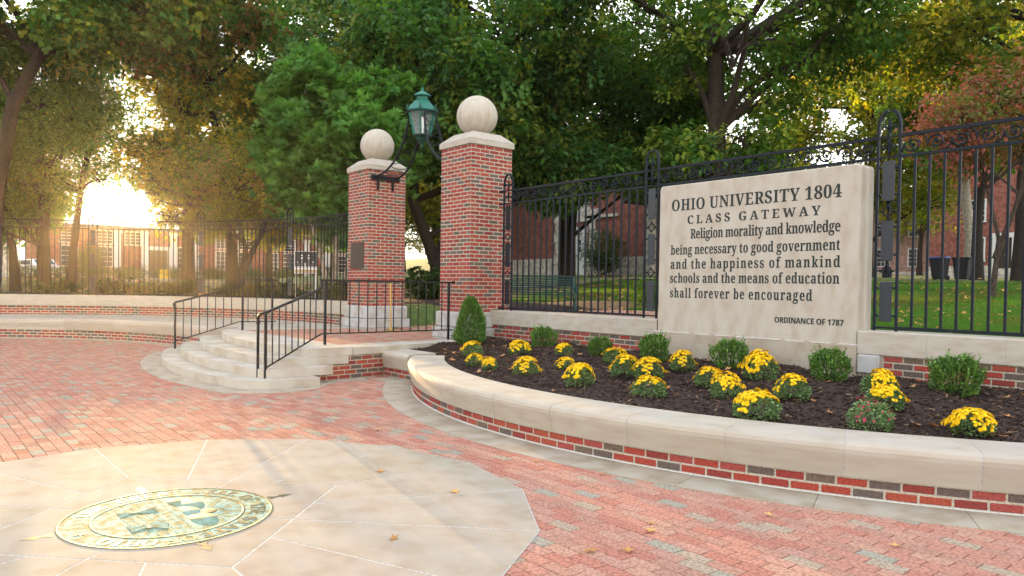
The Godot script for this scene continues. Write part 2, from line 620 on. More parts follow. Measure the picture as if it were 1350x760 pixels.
# ================================================================= build
func _ready() -> void:
	rng.seed = 20
	var cam := Camera3D.new()
	cam.name = "camera"
	cam.projection = Camera3D.PROJECTION_FRUSTUM
	cam.near = 0.1
	cam.far = 600.0
	cam.size = 0.1 * 760.0 / 989.108
	cam.frustum_offset = Vector2(0, 0.1 * 18.585 / 989.108)
	var fw := Vector3(-0.77321875, -0.02115899, -0.63378629)
	var rt := Vector3(0.63362709, 0.01438704, -0.77350483)
	var up := Vector3(-0.02548489, 0.9996726, -0.00228258)
	cam.transform = Transform3D(Basis(rt, up, -fw), Vector3(10.45, 1.43, 7.61))
	cam.current = true
	add_child(cam)
	var sky := PanoramaSkyMaterial.new()
	sky.panorama = sky_picture()
	var env := Environment.new()
	env.background_mode = Environment.BG_SKY
	env.sky = Sky.new()
	env.sky.sky_material = sky
	env.tonemap_mode = Environment.TONE_MAPPER_LINEAR
	env.tonemap_exposure = 4.25
	env.volumetric_fog_enabled = true
	env.volumetric_fog_density = 0.00032
	env.volumetric_fog_albedo = Color(1.0, 0.95, 0.86)
	env.volumetric_fog_anisotropy = 0.8
	env.sdfgi_enabled = true
	env.ssao_enabled = true
	env.ssil_enabled = true
	var we := WorldEnvironment.new()
	we.name = "environment"
	we.environment = env
	add_child(we)
	var sun := DirectionalLight3D.new()
	sun.name = "sun"
	sun.light_energy = 1.6
	sun.light_color = Color(1.0, 0.82, 0.56)
	sun.light_angular_distance = 0.6
	sun.shadow_enabled = true
	add_child(sun)
	sun.transform = Transform3D(Basis.looking_at(-SUN, Vector3.UP), Vector3(0, 20, 0))
	materials()
	terrain()
	plaza()
	steps()
	left_walls()
	right_wall()
	planter()
	pillars()
	stone_sign()
	fences()
	overthrow()
	railings()
	planting()
	buildings()
	trees()
	grounds()
	small_things()

func in_view(p: Vector3) -> bool:
	var d := p - Vector3(10.45, 1.43, 7.61)
	var z := d.dot(Vector3(-0.773, -0.021, -0.634))
	if z < 0.3:
		return false
	var u := 675.0 + 989.1 * d.dot(Vector3(0.6336, 0.0144, -0.7735)) / z
	var w := 398.6 - 989.1 * d.dot(Vector3(-0.0255, 0.99967, -0.0023)) / z
	return u > -20 and u < 1370 and w > -20 and w < 780

func terrain() -> void:
	var b := MB.new()
	b.quad(Vector3(-260, -0.06, -260), Vector3(260, -0.06, -260), Vector3(260, -0.06, 260), Vector3(-260, -0.06, 260), Vector3.UP)
	structure(put("ground", b.mesh(M.asphalt)))
	var f := noise(FastNoiseLite.TYPE_SIMPLEX, 0.08, 4, 5)
	var g := MB.new()
	var col := func(p: Vector3) -> Color:
		var k := f.get_noise_2d(p.x, p.z)
		var green := Color(0.058, 0.12, 0.018)
		var dry := Color(0.19, 0.165, 0.062)
		var left := smoothstep(-2.0, -12.0, p.x) * smoothstep(-28.0, -8.0, p.z) + 0.35 * smoothstep(-10.0, -30.0, p.z)
		return green.lerp(dry, clampf(left * 0.85 + k * 0.7, 0.0, 1.0))
	var grid := func(rows: Array) -> void:
		var w: int = rows[0].size()
		var base := g.v.size()
		for r in rows:
			for p in r:
				g.v.append(p)
				var e := 0.3
				g.n.append(Vector3(ground_h(p.x - e, p.z) - ground_h(p.x + e, p.z), 2.0 * e, ground_h(p.x, p.z - e) - ground_h(p.x, p.z + e)).normalized())
				g.c.append(col.call(p))
		for i in rows.size() - 1:
			for j in w - 1:
				var a := base + i * w + j
				var q := [a, a + 1, a + w, a + 1, a + w + 1, a + w]
				if (g.v[a + w] - g.v[a]).cross(g.v[a + 1] - g.v[a]).y < 0.0:
					q = [a, a + w, a + 1, a + 1, a + w, a + w + 1]
				g.idx.append_array(q)
	var rows := []
	var z := -0.7
	while z > -170.0:
		var r := []
		var x := -5.6
		while x < 90.0:
			r.append(on_ground(x, z))
			x += 0.5 if x < 12.0 else 6.0
		rows.append(r)
		z -= 0.5 if z > -16.0 else (2.0 if z > -60.0 else 10.0)
	grid.call(rows)
	rows = []
	var rad := 9.6
	while rad < 190.0:
		var r := []
		for i in 57:
			var a := PI * 0.5 + deg_to_rad(120.0) * i / 56.0
			r.append(on_ground(-5.6 + cos(a) * rad, 8.9 - sin(a) * rad))
		rows.append(r)
		rad += 0.6 if rad < 20.0 else (2.0 if rad < 60.0 else 10.0)
	grid.call(rows)
	structure(put("lawn", g.mesh(M.lawn)))

# ---------------------------------------------------------------- plaza
const MC := Vector2(5.6, 6.32)

func plaza() -> void:
	var b := MB.new()
	b.quad(Vector3(-17, -0.007, -0.6), Vector3(16, -0.007, -0.6), Vector3(16, -0.007, 16), Vector3(-17, -0.007, 16), Vector3.UP)
	var pz := put("plaza", b.mesh(M.sand))
	structure(pz)
	var list := []
	var row := 0
	var z := 1.72
	while z < 9.8:
		var x := -14.0 + (0.1 if row % 2 else 0.0)
		while x < 11.6:
			var p := Vector3(x, 0, z)
			x += 0.2
			if Vector2(p.x, p.z).distance_to(MC) < 2.1:
				continue
			if p.x < -4.6 and Vector2(p.x + 5.8, p.z - 9.54).length() > 7.0:
				continue
			if p.z < 3.2 and p.x > -5.2 and p.x < 0.05:
				continue
			if p.x > 0.9 and p.x < 9.4 and Vector2(p.x - 5.15, p.z + 3.6).length() < 6.9:
				continue
			list.append(p)
		z += 0.1
		row += 1
	var eye := Vector3(10.45, 0, 7.61)
	var near := []
	for p in list:
		if in_view(p):
			near.append([p.distance_squared_to(eye), p])
	near.sort_custom(func(a, c): return a[0] < c[0])
	var own := {}
	for i in mini(300, near.size()):
		own[near[i][1]] = true
	var meshes := []
	for k in 7:
		var q := MB.new()
		q.box(Transform3D(), Vector3(0.1945, 0.03, 0.0945), 0.003)
		meshes.append(q.mesh(M.pavers[k]))
	var rest := MB.new()
	for p in list:
		var k := 0
		var t := rng.randf()
		if t < 0.13:
			k = 4 + (rng.randi() % 2)
		else:
			k = [0, 1, 2, 3, 6, 0][rng.randi() % 6]
		var tf := Transform3D(Basis.from_euler(Vector3(rf(-0.006, 0.006), rf(-0.006, 0.006), rf(-0.004, 0.004))), Vector3(p.x, -0.015 + rf(-0.0015, 0.0015), p.z))
		if own.has(p):
			put("paving_brick", meshes[k], pz, tf)
		else:
			var c: Array = M.paver_colors[k]
			var w := 1.0 + rf(-0.1, 0.1)
			rest.col = Color(c[0] * w, c[1] * w, c[2] * w)
			rest.box(tf, Vector3(0.1945, 0.03, 0.0945), 0.0)
	stuff(put("brick_paving", rest.mesh(M.paver), pz))
	# medallion of limestone flags
	var md := MB.new()
	var poly := PackedVector2Array()
	for k in 16:
		poly.append(MC + Vector2.from_angle(TAU * k / 16.0) * 2.27)
	md.prism(poly, -0.02, 0.0055)
	var mo := put("medallion_pavement", md.mesh(M.grout))
	structure(mo)
	var diamond := func(a: float) -> Vector2:
		var d := Vector2.from_angle(a)
		return MC + d * 1.1 / (absf(d.x) + absf(d.y))
	for k in 16:
		var a0 := TAU * k / 16.0
		var a1 := TAU * (k + 1) / 16.0
		flag(mo, PackedVector2Array([diamond.call(a0), poly[k], poly[(k + 1) % 16], diamond.call(a1)]), 0.0065)
	for k in 4:
		var a := TAU * k / 4.0
		flag(mo, PackedVector2Array([MC, diamond.call(a - PI / 4), diamond.call(a), diamond.call(a + PI / 4)]), 0.0065)
	seal()
	# fallen leaves
	var lm := []
	for k in 3:
		lm.append(oak_leaf([Color(0.42, 0.22, 0.06), Color(0.50, 0.30, 0.09), Color(0.33, 0.16, 0.05)][k], k))
	var spots := [[7.51, 4.09], [7.6, 4.2], [7.63, 4.73], [7.75, 4.56], [7.86, 3.36], [6.83, 5.47], [5.45, 4.78], [6.25, 4.65], [3.1, 6.4], [2.2, 4.7], [1.3, 4.2], [0.8, 3.3], [-0.6, 4.9], [2.6, 3.5], [5.9, 3.6], [-1.6, 5.2], [8.6, 3.3], [0.3, 5.6], [-3.6, 5.6], [4.0, 4.0], [6.5, 3.45]]
	for i in spots.size():
		var s: Array = spots[i]
		var tf := Transform3D(Basis.from_euler(Vector3(rf(-0.1, 0.1), rf(0, TAU), rf(-0.1, 0.1))).scaled(Vector3.ONE * rf(0.6, 0.95)), Vector3(s[0], 0.012, s[1]))
		tag(put("fallen_leaf", lm[i % 3], null, tf), "dry tan leaf lying on the plaza paving", "leaf", "dry leaves fallen on the plaza")

func flag(parent: Node, poly: PackedVector2Array, top: float, inset := 0.007) -> void:
	var o := Geometry2D.offset_polygon(poly, -inset)
	if o.size() == 0:
		return
	var b := MB.new()
	var k := rf(0.94, 1.03)
	b.col = Color(k, k * rf(0.985, 1.01), k * rf(0.96, 1.01))
	b.prism(o[0], -0.02, top)
	put("flagstone", b.mesh(M.flag), parent)

func oak_leaf(c: Color, k: int) -> Mesh:
	var b := MB.new()
	b.col = c
	var tips := [0.055, 0.022, 0.05, 0.02, 0.042, 0.018, 0.012, 0.02, 0.045, 0.02, 0.052, 0.024]
	var pts := []
	for i in 12:
		var a := TAU * i / 12.0 + 0.1 * k
		var r: float = tips[(i + k) % 12]
		pts.append(Vector3(cos(a) * r * 1.15, 0.35 * r * absf(sin(a * 1.5 + k)), sin(a) * r * 0.9))
	for i in 12:
		b.tri(Vector3.ZERO, pts[i], pts[(i + 1) % 12], Vector3.UP)
	b.tube([Vector3(0.0, 0.002, 0.0), Vector3(-0.04, 0.004, 0.012), Vector3(-0.075, 0.012, 0.02)], 0.0018, 4)
	return b.mesh(M.petal)

func flat_text(parent: Node, s: String, font: Font, size: float, tf: Transform3D, m: Material, depth := 0.004) -> void:
	var t := TextMesh.new()
	t.text = s
	t.font = font
	t.font_size = 64
	t.pixel_size = size / 64.0
	t.depth = depth
	t.curve_step = 1.0
	t.material = m
	put("letter", t, parent, tf)

func seal() -> void:
	var o := thing("bronze_seal", "round green bronze seal set flush in the stone medallion", "seal", Vector3(5.63, 0.0065, 6.33))
	o.scale = Vector3(1, 0.26, 1)
	var b := MB.new()
	b.lathe(Transform3D(), [Vector2(0.60, -0.004), Vector2(0.602, 0.004), Vector2(0.598, 0.006), Vector2(0.0, 0.006)], 72, false)
	put("disc", b.mesh(M.seal), o)
	for r in [0.592, 0.425]:
		var rm := MB.new()
		var pts := []
		for i in 73:
			var a := TAU * i / 72.0
			pts.append(Vector3(cos(a) * r, 0.007, sin(a) * r))
		rm.tube(pts, 0.009, 6, false)
		put("rim", rm.mesh(M.seal_edge), o)
	var font := SystemFont.new()
	font.font_names = PackedStringArray(["Droid Serif"])
	font.font_weight = 700
	var words := [["THE", 132.0], ["GREAT", 180.0], ["SEAL", 229.0], ["OF", 263.0], ["THE", 292.0], ["STATE", 334.0], ["OF", 368.0], ["OHIO", 400.0]]
	for w in words:
		var s: String = w[0]
		for i in s.length():
			var a := deg_to_rad(float(w[1]) + (i - (s.length() - 1) * 0.5) * 9.2)
			var rad := Vector3(cos(a), 0, sin(a))
			var tan_ := Vector3(-sin(a), 0, cos(a))
			flat_text(o, s[i], font, 0.12, Transform3D(Basis(tan_, rad, Vector3.UP), rad * 0.508 + Vector3(0, 0.0085, 0)), M.seal_dark, 0.006)
	# star between the last and the first word
	var st := MB.new()
	for k in 5:
		var a := deg_to_rad(80.0)
		var cc := Vector3(cos(a), 0, sin(a)) * 0.508 + Vector3(0, 0.008, 0)
		var d0 := Vector3(cos(TAU * k / 5.0), 0, sin(TAU * k / 5.0)) * 0.045
		var d1 := Vector3(cos(TAU * (k + 0.5) / 5.0), 0, sin(TAU * (k + 0.5) / 5.0)) * 0.018
		var d2 := Vector3(cos(TAU * (k - 0.5) / 5.0), 0, sin(TAU * (k - 0.5) / 5.0)) * 0.018
		st.tri(cc + Vector3(0, 0.008, 0), cc + d0, cc + d1, Vector3.UP)
		st.tri(cc + Vector3(0, 0.008, 0), cc + d0, cc + d2, Vector3.UP)
	put("star", st.mesh(M.seal_edge), o)
	# relief: rising sun with rays, hills, field furrows, sheaf and arrows; up points to -z
	var sunm := MB.new()
	var sp := Vector3(0.06, 0.006, -0.20)
	var cap := []
	for i in 6:
		var a := PI * 0.5 * i / 5.0
		cap.append(Vector2(cos(a) * 0.06, sin(a) * 0.018))
	sunm.lathe(Transform3D(Basis(), sp), cap, 20)
	put("rising_sun", sunm.mesh(M.seal_edge), o)
	for i in 13:
		var a := deg_to_rad(188.0 + i * 13.6)
		var d := Vector3(cos(a), 0, sin(a))
		var far := sp + d * 0.3
		var lim := 0.41
		var l := 0.3
		while Vector2(sp.x + d.x * l, sp.z + d.z * l).length() > lim and l > 0.08:
			l -= 0.01
		var ray := MB.new()
		ray.bar(sp + d * 0.075, sp + d * l, 0.009, 0.008)
		put("sun_ray", ray.mesh(M.seal), o)
	for q in [[-0.16, -0.17, 0.17, 0.07], [0.0, -0.13, 0.15, 0.06], [0.19, -0.14, 0.17, 0.075], [-0.26, -0.1, 0.1, 0.05]]:
		var h := MB.new()
		var pr := []
		for i in 7:
			var a := PI * 0.5 * i / 6.0
			pr.append(Vector2(cos(a), sin(a)))
		h.lathe(Transform3D(Basis.from_scale(Vector3(q[2], 0.022, q[3])), Vector3(q[0], 0.004, q[1])), pr, 20)
		put("hill", h.mesh(M.seal), o)
	for i in 7:
		var zz := -0.03 + i * 0.045
		var wdt := sqrt(maxf(0.0, 0.4 * 0.4 - zz * zz)) - 0.02
		var fl := MB.new()
		fl.tube([Vector3(-wdt, 0.006, zz), Vector3(-wdt * 0.3, 0.006, zz + 0.012), Vector3(wdt * 0.4, 0.006, zz - 0.008), Vector3(wdt, 0.006, zz)], 0.005, 5)
		put("furrow", fl.mesh(M.seal), o)
	var sh := MB.new()
	for i in 11:
		var a := (i - 5) * 0.13
		sh.tube([Vector3(0.16 + sin(a) * 0.1, 0.01, 0.26), Vector3(0.16 + sin(a) * 0.035, 0.02, 0.16), Vector3(0.16 + sin(a) * 0.17, 0.014, 0.05 + absf(a) * 0.05)], 0.009, 5)
	sh.bar(Vector3(0.11, 0.022, 0.16), Vector3(0.21, 0.022, 0.16), 0.03, 0.02)
	put("wheat_sheaf", sh.mesh(M.seal), o)
	var ar := MB.new()
	for i in 9:
		var a := (i - 4) * 0.11
		ar.tube([Vector3(-0.15 + sin(a) * 0.12, 0.01, 0.25), Vector3(-0.15, 0.016, 0.16), Vector3(-0.15 - sin(a) * 0.14, 0.01, 0.04)], 0.006, 4)
	put("arrow_bundle", ar.mesh(M.seal), o)
	for k in 4:
		var a := TAU * k / 4.0
		var cp := MB.new()
		var tb := Transform3D(Basis(Vector3.UP, -a), Vector3.ZERO)
		cp.tri(tb * Vector3(0.78, 0.004, 0), tb * Vector3(0.69, 0.004, 0.035), tb * Vector3(0.69, 0.004, -0.035), Vector3.UP)
		cp.box(tb * Transform3D(Basis(), Vector3(0.655, 0.003, 0)), Vector3(0.09, 0.004, 0.022))
		cp.box(tb * Transform3D(Basis(Vector3.UP, 0.7), Vector3(0.635, 0.003, 0.018)), Vector3(0.05, 0.004, 0.012))
		cp.box(tb * Transform3D(Basis(Vector3.UP, -0.7), Vector3(0.635, 0.003, -0.018)), Vector3(0.05, 0.004, 0.012))
		put("compass_point", cp.mesh(M.seal_dark), o)

# ---------------------------------------------------------------- steps and landing
const GX := -2.36
const AX := -1.5

func side_x(z: float) -> float:
	return lerpf(-0.02, 0.34, clampf(z / 3.2, 0.0, 1.3))

func step_poly(zc: float, r: float, half: float, zback: float, x0: float, x1: float, round_r := 0.0) -> PackedVector2Array:
	var p := PackedVector2Array()
	var nseg := maxi(4, int((x1 - x0) / 0.15))
	p.append(Vector2(x0, zback))
	for i in nseg + 1:
		var x := lerpf(x0, x1, float(i) / nseg)
		var d := absf(x - GX)
		var z := zc - (x - AX) * (x - AX) / (2.0 * r)
		if round_r > 0.0 and d > half - round_r:
			var e := clampf((d - (half - round_r)) / round_r, 0.0, 1.0)
			z -= round_r * (1.0 - sqrt(maxf(0.0, 1.0 - e * e)))
		p.append(Vector2(x, z))
	p.append(Vector2(x1, zback))
	return p

func steps() -> void:
	var o := thing("entrance_steps", "four curved pale stone steps rising to the gate", "steps")
	# zc, radius, half width, back, rounding
	var S := [[4.28, 9.0, 3.05, 3.05, 0.28], [3.95, 9.0, 2.82, 2.75, 0.05], [3.61, 9.0, 2.62, 2.4, 0.05]]
	for k in 3:
		var q: Array = S[k]
		for j in 4:
			var x0 := GX - float(q[2]) + 2.0 * float(q[2]) * j / 4.0 + 0.0015
			var x1 := GX - float(q[2]) + 2.0 * float(q[2]) * (j + 1) / 4.0 - 0.0015
			var b := MB.new()
			var t := rf(0.95, 1.04)
			b.col = Color(t, t, t * rf(0.97, 1.01))
			b.prism(step_poly(q[0], q[1], q[2], q[3], x0, x1, q[4]), 0.12 * k + 0.001, 0.12 * (k + 1), 0.008)
			put("step_stone", b.mesh(M.step), o)
	# brick cheeks under the ends of the steps
	for sd in [1.0, -1.0]:
		var a := Vector3(side_x(0.1) - 0.03, 0, 0.1)
		var e := Vector3(side_x(3.4) - 0.03, 0, 3.4)
		var outw := Vector3(e.z - a.z, 0, -(e.x - a.x)).normalized()
		if sd < 0:
			a.x = 2 * GX - a.x
			e.x = 2 * GX - e.x
			outw.x = -outw.x
		var f := line_path(a, e, outw)
		var ln := a.distance_to(e)
		var core := MB.new()
		for g in [[0.0, ln * 0.80, 0.352], [ln * 0.80, ln * 0.90, 0.238], [ln * 0.90, ln, 0.118]]:
			var m: Vector3 = f.call((g[0] + g[1]) * 0.5)[0] - outw * 0.136
			core.box(Transform3D(Basis((e - a).normalized(), Vector3.UP, outw if sd > 0 else -outw), m + Vector3.UP * float(g[2]) * 0.5), Vector3(float(g[1]) - float(g[0]), float(g[2]), 0.26))
		put("cheek_core", core.mesh(M.mortar), o)
		if sd > 0:
			var list := course_list(f, 0.02, ln - 0.02, 0.008, 5, func(s: float, y: float): return y < (0.352 if s < ln * 0.78 else (0.238 if s < ln * 0.88 else 0.118)), 0.33)
			lay(o, list, 300)
	# landing slab edge stones
	var half := 2.56
	for j in 4:
		var x0 := GX - half + 2.0 * half * j / 4.0 + 0.0015
		var x1 := GX - half + 2.0 * half * (j + 1) / 4.0 - 0.0015
		var b := MB.new()
		var t := rf(0.96, 1.04)
		b.col = Color(t, t, t * rf(0.97, 1.01))
		b.prism(step_poly(3.2, 9.0, half, 2.3, x0, x1, 0.04), 0.362, 0.482, 0.008)
		put("landing_stone", b.mesh(M.step), o)
	for sd in [1.0, -1.0]:
		for j in 3:
			var za := lerpf(0.06, 2.297, j / 3.0) + 0.002
			var zb := lerpf(0.06, 2.297, (j + 1) / 3.0) - 0.002
			var pts := [[side_x(za) - 0.5, za], [side_x(za) - 0.04 + 0.05, za], [side_x(zb) - 0.04 + 0.02, zb], [side_x(zb) - 0.5, zb]]
			for q in pts:
				if sd < 0:
					q[0] = 2 * GX - q[0]
			var b := MB.new()
			var t := rf(0.95, 1.03)
			b.col = Color(t, t, t)
			b.prism(V2(pts), 0.362, 0.482, 0.008)
			put("landing_stone", b.mesh(M.step), o)
	# landing body and its pavers
	var bd := MB.new()
	bd.prism(V2([[GX - 2.1, -0.72], [GX + 2.1, -0.72], [GX + 2.12, 2.35], [GX - 2.12, 2.35]]), 0.0, 0.452)
	var lan := put("landing", bd.mesh(M.sand))
	structure(lan)
	var list2 := []
	var row := 0
	var z := -0.68
	while z < 2.3:
		var x := GX - 2.35 + (0.1 if row % 2 else 0.0)
		while x < GX + 2.3:
			if not (z < 0.08 and absf(x - GX) > 1.42):
				list2.append(Vector3(x, 0.46, z))
			x += 0.2
		z += 0.1
		row += 1
	var pv := MB.new()
	for p in list2:
		var c: Array = M.paver_colors[[0, 1, 2, 3, 6, 4][rng.randi() % 6]]
		var w := rf(0.85, 1.1)
		pv.col = Color(c[0] * w, c[1] * w, c[2] * w)
		pv.bx(p + Vector3(0, rf(-0.001, 0.001), 0), Vector3(0.196, 0.03, 0.096))
	stuff(put("brick_paving", pv.mesh(M.paver), lan))
	# stone kerb laid round the steps
	var kb := Node3D.new()
	kb.name = "step_border_pavement"
	add_child(kb)
	structure(kb)
	var outer := []
	var inner := []
	for i in 25:
		var x := lerpf(GX - 3.35, GX + 3.0, i / 24.0)
		outer.append(Vector2(x, 4.62 - (x - AX) * (x - AX) / 18.0))
		inner.append(Vector2(x, 4.1 - (x - AX) * (x - AX) / 18.0))
	for q in [[1.0, 3.95], [1.06, 3.6], [0.93, 3.2], [0.62, 2.9], [0.42, 2.62], [0.40, 2.15]]:
		outer.append(Vector2(q[0], q[1]))
	for q in [[0.6, 3.8], [0.55, 3.5], [0.3, 3.2], [0.22, 2.9], [0.15, 2.5], [0.0, 2.05]]:
		inner.append(Vector2(q[0], q[1]))
	var i0 := 0
	while i0 < outer.size() - 1:
		var i1 := mini(i0 + 4, outer.size() - 1)
		var pl := PackedVector2Array()
		for i in range(i0, i1 + 1):
			pl.append(outer[i])
		for i in range(i1, i0 - 1, -1):
			pl.append(inner[i])
		var b := MB.new()
		var t := rf(0.93, 1.05)
		b.col = Color(t, t, t)
		var of := Geometry2D.offset_polygon(pl, -0.002)
		if of.size():
			b.prism(of[0], -0.03, 0.004)
			put("border_stone", b.mesh(M.border), kb)
		i0 = i1

# ---------------------------------------------------------------- walls
func left_walls() -> void:
	# upper fence wall: arc from the left gate pillar
	var o := thing("curved_wall", "tall curved brick wall with limestone coping under the far fence", "wall")
	var f := arc_path(-5.6, 8.9, 9.4, deg_to_rad(84.75), 1.0, -1.0)
	var ln := deg_to_rad(82.6) * 9.4
	var core := MB.new()
	core.sweep([Vector2(-0.0035, 0.3), Vector2(-0.0035, 0.72), Vector2(-0.34, 0.72), Vector2(-0.34, 0.3)], path_pts(f, 0, ln, 0.3))
	put("wall_core", core.mesh(M.mortar), o)
	stones(o, "coping_stone", f, 0, ln, 0.95, [Vector2(0.03, 0.715), Vector2(0.03, 0.99), Vector2(0.015, 1.01), Vector2(-0.36, 1.01), Vector2(-0.36, 0.715)], M.limestone, 0.3, 0.003, true)
	lay(o, course_list(f, 0.02, ln, 0.44, 4, null, 0.42), 300)
	# bench wall
	var q := thing("bench_wall", "low curved brick bench wall with rounded stone seat beside the steps", "wall")
	var g := arc_path(-5.8, 9.54, 6.95, deg_to_rad(86.0), 1.0, -1.0)
	var l2 := deg_to_rad(47.0) * 6.95
	var l3 := deg_to_rad(88.0) * 6.95
	var c2 := MB.new()
	c2.sweep([Vector2(-0.0035, 0.0), Vector2(-0.0035, 0.26), Vector2(-2.9, 0.26), Vector2(-2.9, 0.0)], path_pts(g, 0, l3, 0.3))
	put("wall_core", c2.mesh(M.mortar), q)
	stones(q, "seat_stone", g, 0, l2, 1.3, [Vector2(0.03, 0.215), Vector2(0.07, 0.40), Vector2(0.06, 0.46), Vector2(0.02, 0.492), Vector2(-0.5, 0.495), Vector2(-0.5, 0.262), Vector2(0.0, 0.215)], M.coping, 0.25)
	stones(q, "seat_stone", g, l2, l3, 1.3, [Vector2(-0.09, 0.18), Vector2(-0.05, 0.36), Vector2(-0.06, 0.43), Vector2(-0.1, 0.458), Vector2(-0.6, 0.46), Vector2(-0.6, 0.262), Vector2(-0.09, 0.18)], M.coping, 0.25)
	stones(q, "ledge_stone", g, 0, l3, 1.1, [Vector2(-0.51, 0.262), Vector2(-0.51, 0.455), Vector2(-2.95, 0.47), Vector2(-2.95, 0.262)], M.step, 0.3)
	var list := course_list(g, 0.02, l3, 0.008, 3, null, 0.42)
	lay(q, list, 300)
	var kb := Node3D.new()
	kb.name = "bench_border_pavement"
	add_child(kb)
	structure(kb)
	stones(kb, "border_stone", g, 0.2, l3, 1.2, [Vector2(0.0, -0.03), Vector2(0.28, -0.03), Vector2(0.28, 0.004), Vector2(0.0, 0.004)], M.border, 0.3)

func right_wall() -> void:
	var o := thing("fence_wall", "straight brick wall with tall limestone coping behind the flower bed", "wall")
	for seg in [[0.0, 3.755, -0.456], [6.55, 11.5, -0.43]]:
		var z: float = seg[2]
		var f := line_path(Vector3(seg[0], 0, z), Vector3(seg[1], 0, z), Vector3(0, 0, 1))
		var ln: float = seg[1] - seg[0]
		var core := MB.new()
		core.sweep([Vector2(-0.03, 0.2), Vector2(-0.03, 0.76), Vector2(-0.36, 0.76), Vector2(-0.36, 0.2)], path_pts(f, 0.0, ln, 20.0))
		put("wall_core", core.mesh(M.mortar), o)
		var s0 := 0.0 if seg[0] < 1.0 else 0.27
		var fb := line_path(Vector3(seg[0], 0, z - 0.024), Vector3(seg[1], 0, z - 0.024), Vector3(0, 0, 1))
		lay(o, course_list(fb, s0, ln, 0.548, 3, null, 0.3), 150)
		lay(o, course_list(fb, s0, ln, 0.548 - BH, 1, null, 0.3), 150)
		if s0 > 0.0:
			var q := MB.new()
			q.bx(Vector3(6.68, 0.65, -0.44), Vector3(0.235, 0.2, 0.07), 0.012)
			put("end_block", q.mesh(M.base), o)
		stones(o, "coping_stone", f, 0.0, ln, 0.73, [Vector2(0.0, 0.757), Vector2(0.0, 0.992), Vector2(-0.012, 1.006), Vector2(-0.37, 1.006), Vector2(-0.37, 0.757)], M.limestone, 20.0, 0.003, true)

func planter_path(s: float) -> Array:
	# straight short piece from the landing, then the bow
	if s < 1.12:
		return [Vector3(-0.08 + s, 0, 1.72), Vector3(0, 0, 1)]
	var a0 := PI - acos((5.15 - 1.04) / 6.73)
	var a := a0 - (s - 1.12) / 6.73
	var d := Vector3(cos(a), 0, -sin(a))
	d.z = sin(a)
	return [Vector3(5.15, 0, -3.6) + d * 6.73, d]

func bed_edge(x: float) -> float:
	var e := 1.27
	if x > 1.0 and x < 9.35:
		e = maxf(1.27, -3.6 + sqrt(maxf(0.1, 6.28 * 6.28 - (x - 5.15) * (x - 5.15))))
	return e

func soil_h(x: float, z: float) -> float:
	var e := bed_edge(x)
	return 0.35 + 0.17 * clampf((e - z) / maxf(e + 0.2, 1.2), 0.0, 1.0)

